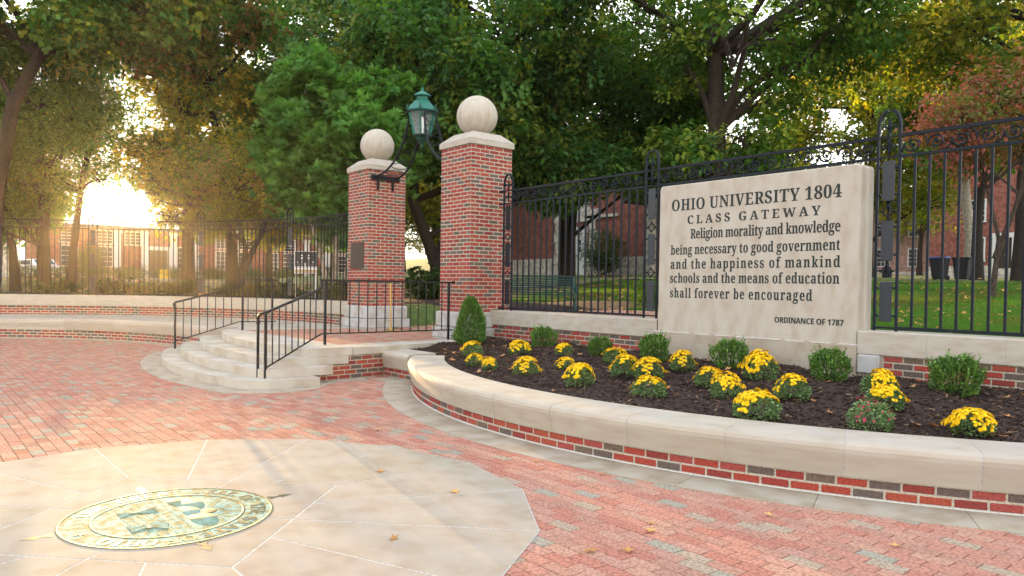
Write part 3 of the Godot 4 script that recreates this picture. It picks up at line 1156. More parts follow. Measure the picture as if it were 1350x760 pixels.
func planter() -> void:
	var o := thing("planter_wall", "low bowed planter wall of two brick courses under rounded limestone coping", "wall")
	var a0 := PI - acos((5.15 - 1.04) / 6.73)
	var arc := (a0 - acos((9.3 - 5.15) / 6.73)) * 6.73
	var end := 1.12 + arc
	var f := func(s: float): return planter_path(s)
	for seg in [[0.0, 1.119], [1.121, end]]:
		var core := MB.new()
		core.sweep([Vector2(-0.0035, 0.0), Vector2(-0.0035, 0.15), Vector2(-0.40, 0.15), Vector2(-0.40, 0.0)], path_pts(f, seg[0], seg[1], 0.2))
		put("wall_core", core.mesh(M.mortar), o)
	var prof := [Vector2(0.018, 0.147), Vector2(0.062, 0.315), Vector2(0.064, 0.345), Vector2(0.052, 0.372), Vector2(0.028, 0.389), Vector2(-0.01, 0.396), Vector2(-0.44, 0.398), Vector2(-0.44, 0.152), Vector2(-0.01, 0.147)]
	stones(o, "coping_stone", f, 0.0, 1.0, 1.0, prof, M.coping, 0.5)
	stones(o, "coping_stone", f, 1.125, end, 0.78, prof, M.coping, 0.1, 0.0035, true)
	lay(o, course_list(f, 0.02, 1.1, 0.008, 2, null, 0.25), 300)
	lay(o, course_list(f, 1.13, end, 0.008, 2, null, 0.3), 300)
	var kb := Node3D.new()
	kb.name = "planter_border_pavement"
	add_child(kb)
	structure(kb)
	stones(kb, "border_stone", f, 0.48, 1.0, 0.6, [Vector2(0.0, -0.03), Vector2(0.36, -0.03), Vector2(0.36, 0.004), Vector2(0.0, 0.004)], M.border, 0.3, 0.002)
	stones(kb, "border_stone", f, 1.13, end, 0.93, [Vector2(0.0, -0.03), Vector2(0.40, -0.03), Vector2(0.40, 0.005), Vector2(0.0, 0.005)], M.border, 0.15, 0.002)
	# the joint of white mortar at the foot of the wall
	stones(kb, "mortar_joint", f, 1.13, end, 30.0, [Vector2(-0.004, -0.02), Vector2(0.022, -0.02), Vector2(0.008, 0.012), Vector2(-0.004, 0.014)], M.joint, 0.15, 0.0)
	# mulch bed
	var nz := noise(FastNoiseLite.TYPE_SIMPLEX, 1.1, 4, 77)
	var b := MB.new()
	var nx := 120
	var nzr := 44
	for i in nx + 1:
		var x := lerpf(-0.02, 9.4, float(i) / nx)
		var zmax := bed_edge(x) + 0.05
		for j in nzr + 1:
			var z := lerpf(-0.46, zmax, float(j) / nzr)
			b.v.append(Vector3(x, soil_h(x, z) + 0.03 * nz.get_noise_2d(x, z) * 2.0 - (0.02 if j == nzr else 0.0), z))
			b.n.append(Vector3.UP)
			b.c.append(Color(1, 1, 1))
	for i in nx:
		for j in nzr:
			var a := i * (nzr + 1) + j
			b.idx.append_array([a, a + nzr + 1, a + 1, a + 1, a + nzr + 1, a + nzr + 2])
	for i in nx + 1:
		for j in nzr + 1:
			var a := i * (nzr + 1) + j
			var px = b.v[mini(i + 1, nx) * (nzr + 1) + j] - b.v[maxi(i - 1, 0) * (nzr + 1) + j]
			var pz := b.v[i * (nzr + 1) + mini(j + 1, nzr)] - b.v[i * (nzr + 1) + maxi(j - 1, 0)]
			b.n[a] = pz.cross(px).normalized()
	var bed := put("mulch_bed", b.mesh(M.mulch))
	structure(bed)
	var ch := MB.new()
	ch.bar(Vector3(-0.5, 0, 0), Vector3(0.5, 0.04, 0), 0.28, 0.10)
	var ts := []
	var cs := []
	for i in 26000:
		var x := rf(0.0, 9.3)
		var zmax := bed_edge(x)
		var z := rf(-0.42, zmax)
		var l := rf(0.018, 0.06)
		var y := soil_h(x, z) + 0.06 * nz.get_noise_2d(x, z) + rf(-0.004, 0.012)
		ts.append(Transform3D(Basis.from_euler(Vector3(rf(-0.5, 0.5), rf(0, TAU), rf(-0.5, 0.5))).scaled(Vector3.ONE * l), Vector3(x, y, z)))
		var k := rf(0.5, 1.7)
		cs.append(Color(0.038 * k, 0.022 * k, 0.0155 * k) if rng.randf() > 0.03 else Color(0.16, 0.10, 0.06))
	stuff(multi("wood_chips", ch.mesh(M.chip), ts, cs, bed))
	ts = []
	cs = []
	for i in 150:
		var x := rf(0.3, 9.2)
		var z := rf(-0.35, bed_edge(x) - 0.05)
		ts.append(Transform3D(Basis.from_euler(Vector3(rf(-0.4, 0.4), rf(0, TAU), rf(-0.4, 0.4))).scaled(Vector3.ONE * rf(0.6, 1.1)), Vector3(x, soil_h(x, z) + 0.06 * nz.get_noise_2d(x, z) + 0.02, z)))
		cs.append(Color(1, 1, 1).lerp(Color(1.2, 0.9, 0.7), rng.randf()))
	stuff(multi("leaf_litter", oak_leaf(Color(0.36, 0.20, 0.09), 1), ts, cs, bed))

# ---------------------------------------------------------------- gate pillars
func pillars() -> void:
	pillar("gate_pillar", "brick gate pillar with ball finial beside the cone shrub and sign fence", Vector3(-0.457, 0, -0.4585))
	var o := pillar("gate_pillar", "brick gate pillar with ball finial, bronze plaque and lantern bracket", Vector3(-4.261, 0, -0.5565))
	var b := MB.new()
	b.bx(Vector3(0.0, 2.05, 0.468), Vector3(0.56, 0.56, 0.03), 0.006)
	var pl := put("plaque", b.mesh(M.bronze), o)
	for k in 6:
		var t := MB.new()
		t.bx(Vector3(rf(-0.03, 0.03), 2.24 - k * 0.075, 0.4845), Vector3(rf(0.3, 0.44), 0.022, 0.004))
		put("raised_line", t.mesh(M.bronze), pl)

func pillar(called: String, label: String, at: Vector3) -> Node3D:
	var o := thing(called, label, "pillar", at)
	var h := 0.457
	var b := MB.new()
	b.bx(Vector3(0, 0.24, 0), Vector3(1.10, 0.50, 1.10), 0.012)
	b.bx(Vector3(0, 0.59, 0), Vector3(1.10, 0.19, 1.10), 0.012)
	b.bx(Vector3(0, 0.825, 0), Vector3(1.02, 0.278, 1.02), 0.025)
	put("base", b.mesh(M.base), o)
	var y0 := 0.962
	var core := MB.new()
	core.bx(Vector3(0, y0 + 43 * BH * 0.5, 0), Vector3(0.904, 43 * BH, 0.904), 0.0)
	put("pillar_core", core.mesh(M.mortar), o)
	var list := []
	var hidden := []
	for side in 4:
		var a := side * PI / 2.0
		var outw := Vector3(sin(a), 0, cos(a))
		var x := Vector3.UP.cross(outw)
		var f := line_path(outw * (h - 0.0025) - x * h, outw * (h - 0.0025) + x * h, outw)
		# half-bond: start alternates so that corners interlock
		var l := []
		for r in 43:
			var par := (r + side) % 2
			var s := 0.0 if par == 0 else -BL * 0.5
			while s < 0.914 - 0.01:
				var p := maxf(s, 0.0)
				var e := minf(s + BL, 0.914)
				s += BL
				if e - p < 0.05:
					continue
				var q = f.call((p + e) * 0.5)
				var pos: Vector3 = q[0] + outw * (rf(-0.0012, 0.0012) - 0.025) + Vector3.UP * (y0 + BH * (r + 0.5))
				var le := e - p - 0.0145
				l.append([Transform3D(Basis(x, Vector3.UP, outw), pos), snappedf(le, 0.002), brick_pick(0.24), r])
		if side < 2:
			list.append_array(l)
		else:
			hidden.append_array(l)
	list.sort_custom(func(p, q): return p[3] > q[3])
	list.append_array(hidden)
	lay(o, list, 300)
	var yt := y0 + 43 * BH
	var cp := MB.new()
	var e := 0.485
	cp.bx(Vector3(0, yt + 0.05, 0), Vector3(e * 2, 0.10, e * 2), 0.006)
	var top := yt + 0.0995
	var t2 := 0.30
	for k in 4:
		var d := Basis(Vector3.UP, k * PI / 2.0)
		cp.quad(d * Vector3(-e, top, e), d * Vector3(e, top, e), d * Vector3(t2, top + 0.16, t2), d * Vector3(-t2, top + 0.16, t2), d * Vector3(0, 1, 1))
	cp.quad(Vector3(-t2, top + 0.16, -t2), Vector3(t2, top + 0.16, -t2), Vector3(t2, top + 0.16, t2), Vector3(-t2, top + 0.16, t2), Vector3.UP)
	put("cap", cp.mesh(M.limestone), o)
	var bl := MB.new()
	var pr2 := []
	for i in 25:
		var a := -PI * 0.5 + PI * i / 24.0
		pr2.append(Vector2(cos(a) * 0.368, sin(a) * 0.368))
	bl.lathe(Transform3D(Basis(), Vector3(0, top + 0.16 + 0.335, 0)), pr2, 48)
	put("ball", bl.mesh(M.ball), o)
	return o

# ---------------------------------------------------------------- sign
func text_line(parent: Node, s: String, font: Font, cap_h: float, x0: float, x1: float, y: float, z: float, squeeze := 1.0) -> void:
	var ps := cap_h / 0.72 / 96.0
	var tot := 0.0
	var adv := []
	for ch in s:
		var w := font.get_string_size(ch, HORIZONTAL_ALIGNMENT_LEFT, -1, 96).x * ps * squeeze
		adv.append(w)
		tot += w
	var extra := (x1 - x0 - tot) / maxf(1.0, s.length() - 1.0)
	var st := SurfaceTool.new()
	st.begin(Mesh.PRIMITIVE_TRIANGLES)
	var x := x0
	for i in s.length():
		if s[i] != " ":
			var t := TextMesh.new()
			t.text = s[i]
			t.font = font
			t.font_size = 96
			t.pixel_size = ps
			t.depth = 0.004
			t.curve_step = 1.0
			t.horizontal_alignment = HORIZONTAL_ALIGNMENT_LEFT
			t.vertical_alignment = VERTICAL_ALIGNMENT_TOP
			var asc := font.get_ascent(96) * ps
			st.append_from(t, 0, Transform3D(Basis.from_scale(Vector3(squeeze, 1, 1)), Vector3(x, y + asc, z)))
		x += adv[i] + extra
	var m := st.commit()
	m.surface_set_material(0, M.letter)
	put("lettering", m, parent)

func stone_sign() -> void:
	var o := thing("stone_sign", "large limestone sign slab engraved with gateway inscription in the fence line", "sign")
	var z0 := -0.456
	# slab with rounded upper corners and eased edges
	var x0 := 3.766
	var x1 := 6.537
	var yb := 0.843
	var yt := 2.817
	var out := []
	for q in [[x0, yb], [x1, yb]]:
		out.append(Vector2(q[0], q[1]))
	for i in 7:
		var a := PI * 0.5 * i / 6.0
		out.append(Vector2(x1 - 0.05 + sin(PI * 0.5 - a) * 0.05, yt - 0.05 + sin(a) * 0.05))
	for i in 7:
		var a := PI * 0.5 * i / 6.0
		out.append(Vector2(x0 + 0.05 - sin(a) * 0.05, yt - 0.05 + cos(a) * 0.05))
	var b := MB.new()
	var cen := Vector2((x0 + x1) * 0.5, (yb + yt) * 0.5)
	var ins := []
	for q in out:
		ins.append(Vector2(q.x + (0.012 if q.x < cen.x else -0.012), q.y + (0.0 if q.y < cen.y else -0.012)))
	var m := out.size()
	for i in m:
		var p: Vector2 = out[i]
		var q: Vector2 = out[(i + 1) % m]
		var pi_: Vector2 = ins[i]
		var qi: Vector2 = ins[(i + 1) % m]
		var nn := Vector3(q.y - p.y, -(q.x - p.x), 0)
		b.quad(Vector3(p.x, p.y, z0 - 0.015), Vector3(q.x, q.y, z0 - 0.015), Vector3(q.x, q.y, z0 - 0.30), Vector3(p.x, p.y, z0 - 0.30), nn)
		b.quad(Vector3(p.x, p.y, z0 - 0.015), Vector3(q.x, q.y, z0 - 0.015), Vector3(qi.x, qi.y, z0), Vector3(pi_.x, pi_.y, z0), nn.normalized() + Vector3(0, 0, 1))
		b.quad(Vector3(p.x, p.y, z0 - 0.30), Vector3(q.x, q.y, z0 - 0.30), Vector3(qi.x, qi.y, z0 - 0.315), Vector3(pi_.x, pi_.y, z0 - 0.315), nn.normalized() + Vector3(0, 0, -1))
	var tr := Geometry2D.triangulate_polygon(PackedVector2Array(ins))
	for i in range(0, tr.size(), 3):
		var A: Vector2 = ins[tr[i]]
		var B: Vector2 = ins[tr[i + 1]]
		var C: Vector2 = ins[tr[i + 2]]
		b.tri(Vector3(A.x, A.y, z0), Vector3(B.x, B.y, z0), Vector3(C.x, C.y, z0), Vector3(0, 0, 1))
		b.tri(Vector3(A.x, A.y, z0 - 0.315), Vector3(B.x, B.y, z0 - 0.315), Vector3(C.x, C.y, z0 - 0.315), Vector3(0, 0, -1))
	var slab := put("slab", b.mesh(M.sign), o)
	var pl := MB.new()
	pl.bx(Vector3(5.15, 0.545, z0 - 0.16), Vector3(2.79, 0.59, 0.36), 0.008)
	put("plinth", pl.mesh(M.border), o)
	var mj := MB.new()
	for k in 9:
		mj.bx(Vector3(lerpf(3.85, 6.45, k / 8.0), 0.842, z0 + 0.004 + 0.004 * (k % 2)), Vector3(rf(0.2, 0.33), 0.012, 0.03), 0.004)
	put("bed_joint", mj.mesh(M.joint), o)
	var font := SystemFont.new()
	font.font_names = PackedStringArray(["Droid Serif"])
	font.font_weight = 700
	var sans := SystemFont.new()
	sans.font_names = PackedStringArray(["Droid Sans"])
	sans.font_weight = 700
	var zz := z0 + 0.0015
	text_line(slab, "OHIO UNIVERSITY 1804", font, 0.148, 3.97, 6.33, 2.47, zz, 0.92)
	text_line(slab, "CLASS GATEWAY", font, 0.108, 4.235, 6.085, 2.285, zz, 1.05)
	text_line(slab, "Religion morality and knowledge", font, 0.125, 4.29, 6.325, 2.09, zz, 0.72)
	text_line(slab, "being necessary to good government", font, 0.122, 3.97, 6.325, 1.885, zz, 0.72)
	text_line(slab, "and the happiness of mankind", font, 0.122, 3.97, 6.33, 1.695, zz, 0.76)
	text_line(slab, "schools and the means of education", font, 0.122, 3.965, 6.325, 1.51, zz, 0.72)
	text_line(slab, "shall forever be encouraged", font, 0.122, 3.97, 6.01, 1.312, zz, 0.72)
	text_line(slab, "ORDINANCE OF 1787", sans, 0.068, 5.535, 6.385, 1.045, zz, 0.95)

# ---------------------------------------------------------------- iron fences
var fence_mesh := {}

func fence_parts() -> void:
	# post frame: two uprights joined in a pointed arch; local origin at the coping top
	var b := MB.new()
	for s in [-1.0, 1.0]:
		b.bx(Vector3(s * 0.115, 1.09, 0), Vector3(0.028, 2.18, 0.03), 0.003)
		var pts := []
		for i in 7:
			var a := i / 6.0
			pts.append(Vector3(s * 0.115 * cos(a * 1.42), 2.17 + 0.195 * sin(a * PI * 0.5), 0))
		for i in 6:
			b.bar(pts[i], pts[i + 1], 0.03, 0.028)
	for y in [2.084, 1.864, 0.035]:
		b.bx(Vector3(0, y, 0), Vector3(0.207, 0.018, 0.016))
	fence_mesh.post = b.mesh(M.iron)
	var p := MB.new()
	p.bx(Vector3.ZERO, Vector3(0.13, 0.43, 0.010), 0.003)
	for sx in [-1.0, 1.0]:
		for sy in [-0.15, 0.15]:
			p.bx(Vector3(sx * 0.083, sy, 0), Vector3(0.04, 0.012, 0.012))
			p.lathe(Transform3D(Basis(Vector3.RIGHT, PI / 2), Vector3(sx * 0.084, sy, 0)), [Vector2(0.0, -0.012), Vector2(0.016, -0.008), Vector2(0.016, 0.008), Vector2(0.0, 0.012)], 8)
	fence_mesh.plate = p.mesh(M.plate)
	var r := MB.new()
	var ring := []
	for i in 19:
		var a := TAU * i / 18.0
		ring.append(Vector3(cos(a) * 0.048, sin(a) * 0.048, 0))
	r.tube(ring, 0.008, 6, false)
	for q in [[1, 0], [-1, 0], [0, 1], [0, -1]]:
		r.lathe(Transform3D(Basis(Vector3.RIGHT, PI / 2), Vector3(q[0] * 0.066, q[1] * 0.058, 0)), [Vector2(0.0, -0.012), Vector2(0.014, -0.006), Vector2(0.014, 0.006), Vector2(0.0, 0.012)], 8)
		r.bar(Vector3(q[0] * 0.05, q[1] * 0.05, 0), Vector3(q[0] * 0.105, q[1] * 0.072, 0), 0.01, 0.01)
	fence_mesh.ring = r.mesh(M.iron)
	# fleur-de-lis
	var f := MB.new()
	f.lathe(Transform3D(Basis.from_scale(Vector3(1, 1, 0.5)), Vector3.ZERO), [Vector2(0.004, -0.01), Vector2(0.016, 0.03), Vector2(0.022, 0.075), Vector2(0.014, 0.12), Vector2(0.001, 0.155)], 10)
	for s in [-1.0, 1.0]:
		f.tube([Vector3(s * 0.008, 0.0, 0), Vector3(s * 0.03, 0.045, 0), Vector3(s * 0.055, 0.062, 0), Vector3(s * 0.074, 0.048, 0), Vector3(s * 0.068, 0.026, 0)], [0.007, 0.011, 0.012, 0.011, 0.008], 6)
		f.tube([Vector3(s * 0.004, -0.008, 0), Vector3(s * 0.022, -0.03, 0), Vector3(s * 0.034, -0.035, 0)], [0.007, 0.006, 0.004], 6)
	f.bx(Vector3(0, 0.002, 0), Vector3(0.05, 0.014, 0.022), 0.003)
	f.bx(Vector3(0, -0.03, 0), Vector3(0.012, 0.05, 0.012))
	fence_mesh.fleur = f.mesh(M.iron)
	# scroll of the frieze
	var s := MB.new()
	var sp := []
	var rr := []
	for i in 34:
		var t := i / 33.0
		var a := 2.9 + t * 10.2
		var rad := lerpf(0.088, 0.012, pow(t, 0.8))
		sp.append(Vector3(cos(a) * rad, sin(a) * rad, 0))
		rr.append(lerpf(0.0105, 0.0075, t))
	s.tube(sp, rr, 5)
	s.lathe(Transform3D(Basis(Vector3.RIGHT, PI / 2), Vector3.ZERO), [Vector2(0.0, -0.012), Vector2(0.016, -0.006), Vector2(0.016, 0.006), Vector2(0.0, 0.012)], 8)
	s.tube([Vector3(cos(2.9) * 0.088, sin(2.9) * 0.088, 0), Vector3(-0.095, -0.02, 0), Vector3(-0.112, -0.066, 0), Vector3(-0.15, -0.088, 0), Vector3(-0.19, -0.075, 0)], [0.0105, 0.0105, 0.0095, 0.008, 0.005], 5)
	for a in [0.3, 1.9, 4.4]:
		s.tube([Vector3(cos(a) * 0.08, sin(a) * 0.08, 0), Vector3(cos(a + 0.25) * 0.055, sin(a + 0.25) * 0.055, 0), Vector3(cos(a + 0.6) * 0.05, sin(a + 0.6) * 0.05, 0)], [0.008, 0.008, 0.011], 5)
	fence_mesh.scroll = s.mesh(M.iron)
	var k := MB.new()
	k.bx(Vector3(0, 0.95, 0), Vector3(0.024, 1.836, 0.024), 0.003)
	fence_mesh.picket = k.mesh(M.iron)

# f(s) -> [pos, outward]; posts at the given s; y is the coping top
func iron_fence(label: String, f: Callable, s0: float, s1: float, posts: Array, y: float, skip = null) -> Node3D:
	var o := thing("iron_fence", label, "fence")
	var frame := func(s: float) -> Transform3D:
		var q = f.call(s)
		var x: Vector3 = Vector3.UP.cross(q[1])
		return Transform3D(Basis(x, Vector3.UP, q[1]), q[0] + Vector3.UP * y)
	for ps in posts:
		var t: Transform3D = frame.call(ps)
		var p := put("post", fence_mesh.post, o, t)
		for h in [1.615, 0.97, 0.315]:
			put("plate", fence_mesh.plate, p, Transform3D(Basis(), Vector3(0, h, 0)))
		for h in [1.285, 0.645]:
			put("ring", fence_mesh.ring, p, Transform3D(Basis(), Vector3(0, h, 0)))
		put("fleur", fence_mesh.fleur, p, Transform3D(Basis(), Vector3(0, 2.14, 0)))
		put("fleur", fence_mesh.fleur, p, Transform3D(Basis.from_scale(Vector3(1, -1, 1)), Vector3(0, 2.02, 0)))
	var cuts := [s0]
	for ps in posts:
		cuts.append(ps - 0.127)
		cuts.append(ps + 0.127)
	cuts.append(s1)
	for i in range(0, cuts.size() - 1, 2):
		var a: float = cuts[i]
		var e: float = cuts[i + 1]
		if e - a < 0.1:
			continue
		for r in [[2.084, 0.034, 0.034], [1.864, 0.03, 0.032], [0.035, 0.032, 0.032]]:
			if skip != null and r[0] < 1.5 and skip.call((a + e) * 0.5):
				continue
			var pp := path_pts(f, a, e, 0.3)
			var b := MB.new()
			b.sweep([Vector2(-r[2] * 0.5, r[0] - r[1] * 0.5), Vector2(-r[2] * 0.5, r[0] + r[1] * 0.5), Vector2(r[2] * 0.5, r[0] + r[1] * 0.5), Vector2(r[2] * 0.5, r[0] - r[1] * 0.5)], pp.map(func(q): return [q[0] + Vector3.UP * y, q[1]]))
			put("rail", b.mesh(M.iron), o)
		var cnt := int(round((e - a) / 0.145))
		for k in range(1, cnt):
			var s := lerpf(a, e, float(k) / cnt)
			if skip != null and skip.call(s):
				continue
			put("picket", fence_mesh.picket, o, frame.call(s))
		cnt = int(round((e - a) / 0.225))
		for k in cnt:
			var t: Transform3D = frame.call(lerpf(a, e, (k + 0.5) / cnt))
			t.origin.y += 1.974
			if k % 2:
				t.basis = t.basis * Basis.from_scale(Vector3(1, -1, 1))
			put("scroll", fence_mesh.scroll, o, t)
	return o

func fences() -> void:
	fence_parts()
	var f := line_path(Vector3(0, 0, -0.626), Vector3(11.5, 0, -0.626), Vector3(0, 0, 1))
	iron_fence("black wrought iron fence with scroll frieze beside and behind the stone sign", f, 0.03, 11.4, [0.264, 3.486, 6.753, 10.02], 1.006, func(s: float): return s > 3.6 and s < 6.6)
	var g := arc_path(-5.6, 8.9, 9.56, deg_to_rad(84.75), 1.0, -1.0)
	var ln := deg_to_rad(82.6) * 9.56
	iron_fence("black wrought iron fence with scroll frieze on the curved wall by the hedges", g, 0.05, ln, [0.16, 3.61, 6.78, 9.98], 1.01)

# ---------------------------------------------------------------- lantern arch
func overthrow() -> void:
	var o := thing("lantern_arch", "black wrought iron scrolled arch spanning the two brick gate pillars", "arch")
	var cx := -2.357
	var zc := -0.5
	for side in [-1.0, 1.0]:
		var rails := []
		for zz in [-1.0, 1.0]:
			var pts := []
			for i in 15:
				var t := i / 14.0
				var x := 0.30 + 1.13 * (1.0 - sin(t * PI * 0.5))
				var y := 3.72 + 1.14 * (1.0 - cos(t * PI * 0.5))
				pts.append(Vector3(cx + side * x, y, zc + zz * lerpf(0.26, 0.13, t)))
			var b := MB.new()
			for i in 14:
				b.bar(pts[i], pts[i + 1], 0.03, 0.03)
			put("arch_rail", b.mesh(M.iron), o)
			rails.append(pts)
		for i in range(1, 14, 2):
			var a: Vector3 = rails[0][i]
			var c: Vector3 = rails[1][i]
			var mid := (a + c) * 0.5
			var wv := (c - a) * 0.5
			var tn: Vector3 = (rails[0][mini(i + 1, 14)] - rails[0][i - 1]).normalized()
			var rad := wv.length()
			var rr := minf(rad, 0.1)
			var ring := []
			for k in 15:
				var an := TAU * k / 14.0
				ring.append(mid + wv.normalized() * cos(an) * rad * 0.94 + tn * sin(an) * rr)
			var rb := MB.new()
			rb.tube(ring, 0.009, 5, false)
			put("arch_ring", rb.mesh(M.iron), o)
		var br := MB.new()
		var px = cx + side * 1.425
		br.bx(Vector3(px, 3.70, zc), Vector3(0.05, 0.10, 0.68), 0.006)
		for zz in [-0.18, 0.18]:
			br.bx(Vector3(px + side * 0.008, 3.58, zc + zz), Vector3(0.03, 0.26, 0.05), 0.005)
			br.lathe(Transform3D(Basis(Vector3.FORWARD, side * PI / 2), Vector3(px - side * 0.02, 3.50, zc + zz)), [Vector2(0.0, 0.012), Vector2(0.012, 0.008), Vector2(0.014, 0.0)], 8)
			br.lathe(Transform3D(Basis(Vector3.FORWARD, side * PI / 2), Vector3(px - side * 0.03, 3.70, zc + zz * 1.6)), [Vector2(0.0, 0.02), Vector2(0.02, 0.012), Vector2(0.024, 0.0)], 8)
		put("bracket", br.mesh(M.iron), o)
	# lower tie under the lantern
	var tie := MB.new()
	var ring2 := []
	for k in 25:
		var an := TAU * k / 24.0
		ring2.append(Vector3(cx + cos(an) * 0.31, 4.86, zc + sin(an) * 0.31))
	tie.tube(ring2, 0.013, 6, false)
	put("arch_collar", tie.mesh(M.iron), o)
	# lantern
	var l := thing("lantern", "green copper six sided lantern hung between the gate pillars", "lantern", Vector3(cx, 0, zc))
	var rot := Transform3D(Basis(Vector3.UP, 0.35), Vector3.ZERO)
	var rf_ := MB.new()
	rf_.lathe(rot, [Vector2(0.325, 4.875), Vector2(0.335, 4.90), Vector2(0.15, 5.10), Vector2(0.12, 5.115), Vector2(0.12, 5.18), Vector2(0.18, 5.20)], 6, false)
	rf_.lathe(rot, [Vector2(0.0, 4.876), Vector2(0.325, 4.875)], 6, false)
	rf_.lathe(Transform3D(), [Vector2(0.175, 5.19), Vector2(0.165, 5.215), Vector2(0.10, 5.255), Vector2(0.045, 5.285), Vector2(0.03, 5.30), Vector2(0.03, 5.33), Vector2(0.014, 5.36), Vector2(0.0, 5.40)], 18)
	put("roof", rf_.mesh(M.verdigris), l)
	for k in 6:
		var a := TAU * k / 6.0 - 0.35
		var d := Vector3(cos(a), 0, sin(a))
		var bar_ := MB.new()
		bar_.bar(d * 0.17 + Vector3.UP * 4.42, d * 0.285 + Vector3.UP * 4.88, 0.03, 0.03)
		put("glazing_bar", bar_.mesh(M.verdigris), l)
		var knob := MB.new()
		knob.lathe(Transform3D(Basis(), d * 0.32 + Vector3.UP * 4.9), [Vector2(0.02, 0.0), Vector2(0.03, 0.03), Vector2(0.014, 0.05), Vector2(0.02, 0.075), Vector2(0.0, 0.1)], 8)
		put("roof_knob", knob.mesh(M.verdigris_dark), l)
		var a2 := TAU * (k + 1) / 6.0 - 0.35
		var d2 := Vector3(cos(a2), 0, sin(a2))
		var gl := MB.new()
		gl.quad(d * 0.165 + Vector3.UP * 4.43, d2 * 0.165 + Vector3.UP * 4.43, d2 * 0.28 + Vector3.UP * 4.87, d * 0.28 + Vector3.UP * 4.87, d + d2)
		put("pane", gl.mesh(M.pane), l)
	var bt := MB.new()
	bt.lathe(rot, [Vector2(0.0, 4.36), Vector2(0.15, 4.38), Vector2(0.20, 4.405), Vector2(0.20, 4.43), Vector2(0.0, 4.435)], 6, false)
	bt.lathe(Transform3D(), [Vector2(0.0, 4.14), Vector2(0.03, 4.17), Vector2(0.035, 4.2), Vector2(0.02, 4.23), Vector2(0.06, 4.28), Vector2(0.11, 4.33), Vector2(0.12, 4.37)], 12)
	put("lantern_base", bt.mesh(M.verdigris_dark), l)
	var bu := MB.new()
	bu.lathe(Transform3D(), [Vector2(0.03, 4.43), Vector2(0.03, 4.55), Vector2(0.045, 4.56), Vector2(0.05, 4.72), Vector2(0.03, 4.78), Vector2(0.0, 4.79)], 12)
	put("lamp_bulb", bu.mesh(M.bulb), l)

# ---------------------------------------------------------------- stair railings
func railing(label: String, foot: Vector3, top: Vector3, end: Vector3, curl: float) -> void:
	var o := thing("stair_railing", label, "railing")
	var rise := 0.90
	var hr := MB.new()
	var p0 := foot + Vector3.UP * rise
	var p1 := Vector3(top.x, foot.y + 1.23, top.z)
	var p2 := top + Vector3.UP * 1.0
	var p3 := end + Vector3.UP * 1.0
	var dir := (p1 - p0).normalized()
	var flat := Vector3(dir.x, 0, dir.z).normalized()
	var pts := []
	if curl > 0.0:
		pts.append(p0 + Vector3(0, -0.13, 0) + flat.rotated(Vector3.UP, 1.3) * 0.16)
		pts.append(p0 + Vector3(0, -0.06, 0) + flat.rotated(Vector3.UP, 1.3) * 0.15)
		pts.append(p0 + Vector3(0, -0.02, 0) - flat * 0.06 + flat.rotated(Vector3.UP, 1.3) * 0.06)
	else:
		pts.append(p0 + Vector3(0, -0.12, 0))
		pts.append(p0 - flat * 0.03 + Vector3(0, -0.03, 0))
	for i in 13:
		pts.append(p0.lerp(p1 - dir * 0.06, i / 12.0))
	pts.append(p1 + Vector3(0, 0.02, 0))
	hr.tube(pts, 0.021, 8)
	hr.lathe(Transform3D(Basis(Vector3.RIGHT, PI / 2), pts[0] + Vector3(0, 0.0, 0)), [Vector2(0.0, -0.03), Vector2(0.035, -0.02), Vector2(0.04, 0.0), Vector2(0.035, 0.02), Vector2(0.0, 0.03)], 12)
	hr.bar(p1 + Vector3(0, 0.0, 0), Vector3(p1.x, p2.y, p1.z), 0.03, 0.03)
	put("handrail", hr.mesh(M.rail), o)
	var lv := MB.new()
	lv.bar(p2 - (p3 - p2).normalized() * 0.03, p3 + (p3 - p2).normalized() * 0.06, 0.045, 0.028, 0.004)
	lv.bx(p3 + (p3 - p2).normalized() * 0.08, Vector3(0.05, 0.05, 0.05), 0.012)
	put("handrail", lv.mesh(M.rail), o)
	var q0 := foot + Vector3.UP * 0.14
	var q1 := top + Vector3.UP * 0.17
	var q2 := end + Vector3.UP * 0.17
	var lr := MB.new()
	lr.bar(q0, q1, 0.016, 0.02)
	lr.bar(q1, q2 + (q2 - q1).normalized() * 0.06, 0.016, 0.02)
	put("bottom_rail", lr.mesh(M.rail), o)
	var post_at := [foot, top + (end - top).normalized() * 0.06, end - (end - top).normalized() * 0.02]
	var tops := [p0.y - 0.02, p2.y, p3.y]
	for i in 3:
		var pm := MB.new()
		var p: Vector3 = post_at[i]
		pm.bar(p, Vector3(p.x, tops[i], p.z), 0.034, 0.034)
		put("post", pm.mesh(M.rail), o)
	if curl > 0.0:
		var pm := MB.new()
		var a: Vector3 = pts[0]
		pm.bar(Vector3(a.x, foot.y, a.z), a, 0.03, 0.03)
		put("post", pm.mesh(M.rail), o)
	var cnt := int(q0.distance_to(q1) / 0.15)
	for i in range(1, cnt):
		var t := float(i) / cnt
		var a := q0.lerp(q1, t)
		var pm := MB.new()
		pm.bar(a, Vector3(a.x, lerpf(p0.y, p1.y, t), a.z), 0.014, 0.014)
		put("baluster", pm.mesh(M.rail), o)
	cnt = int(q1.distance_to(q2) / 0.15)
	for i in range(1, cnt):
		var t := float(i) / cnt
		var a := q1.lerp(q2, t)
		var pm := MB.new()
		pm.bar(a, Vector3(a.x, p2.y, a.z), 0.014, 0.014)
		put("baluster", pm.mesh(M.rail), o)

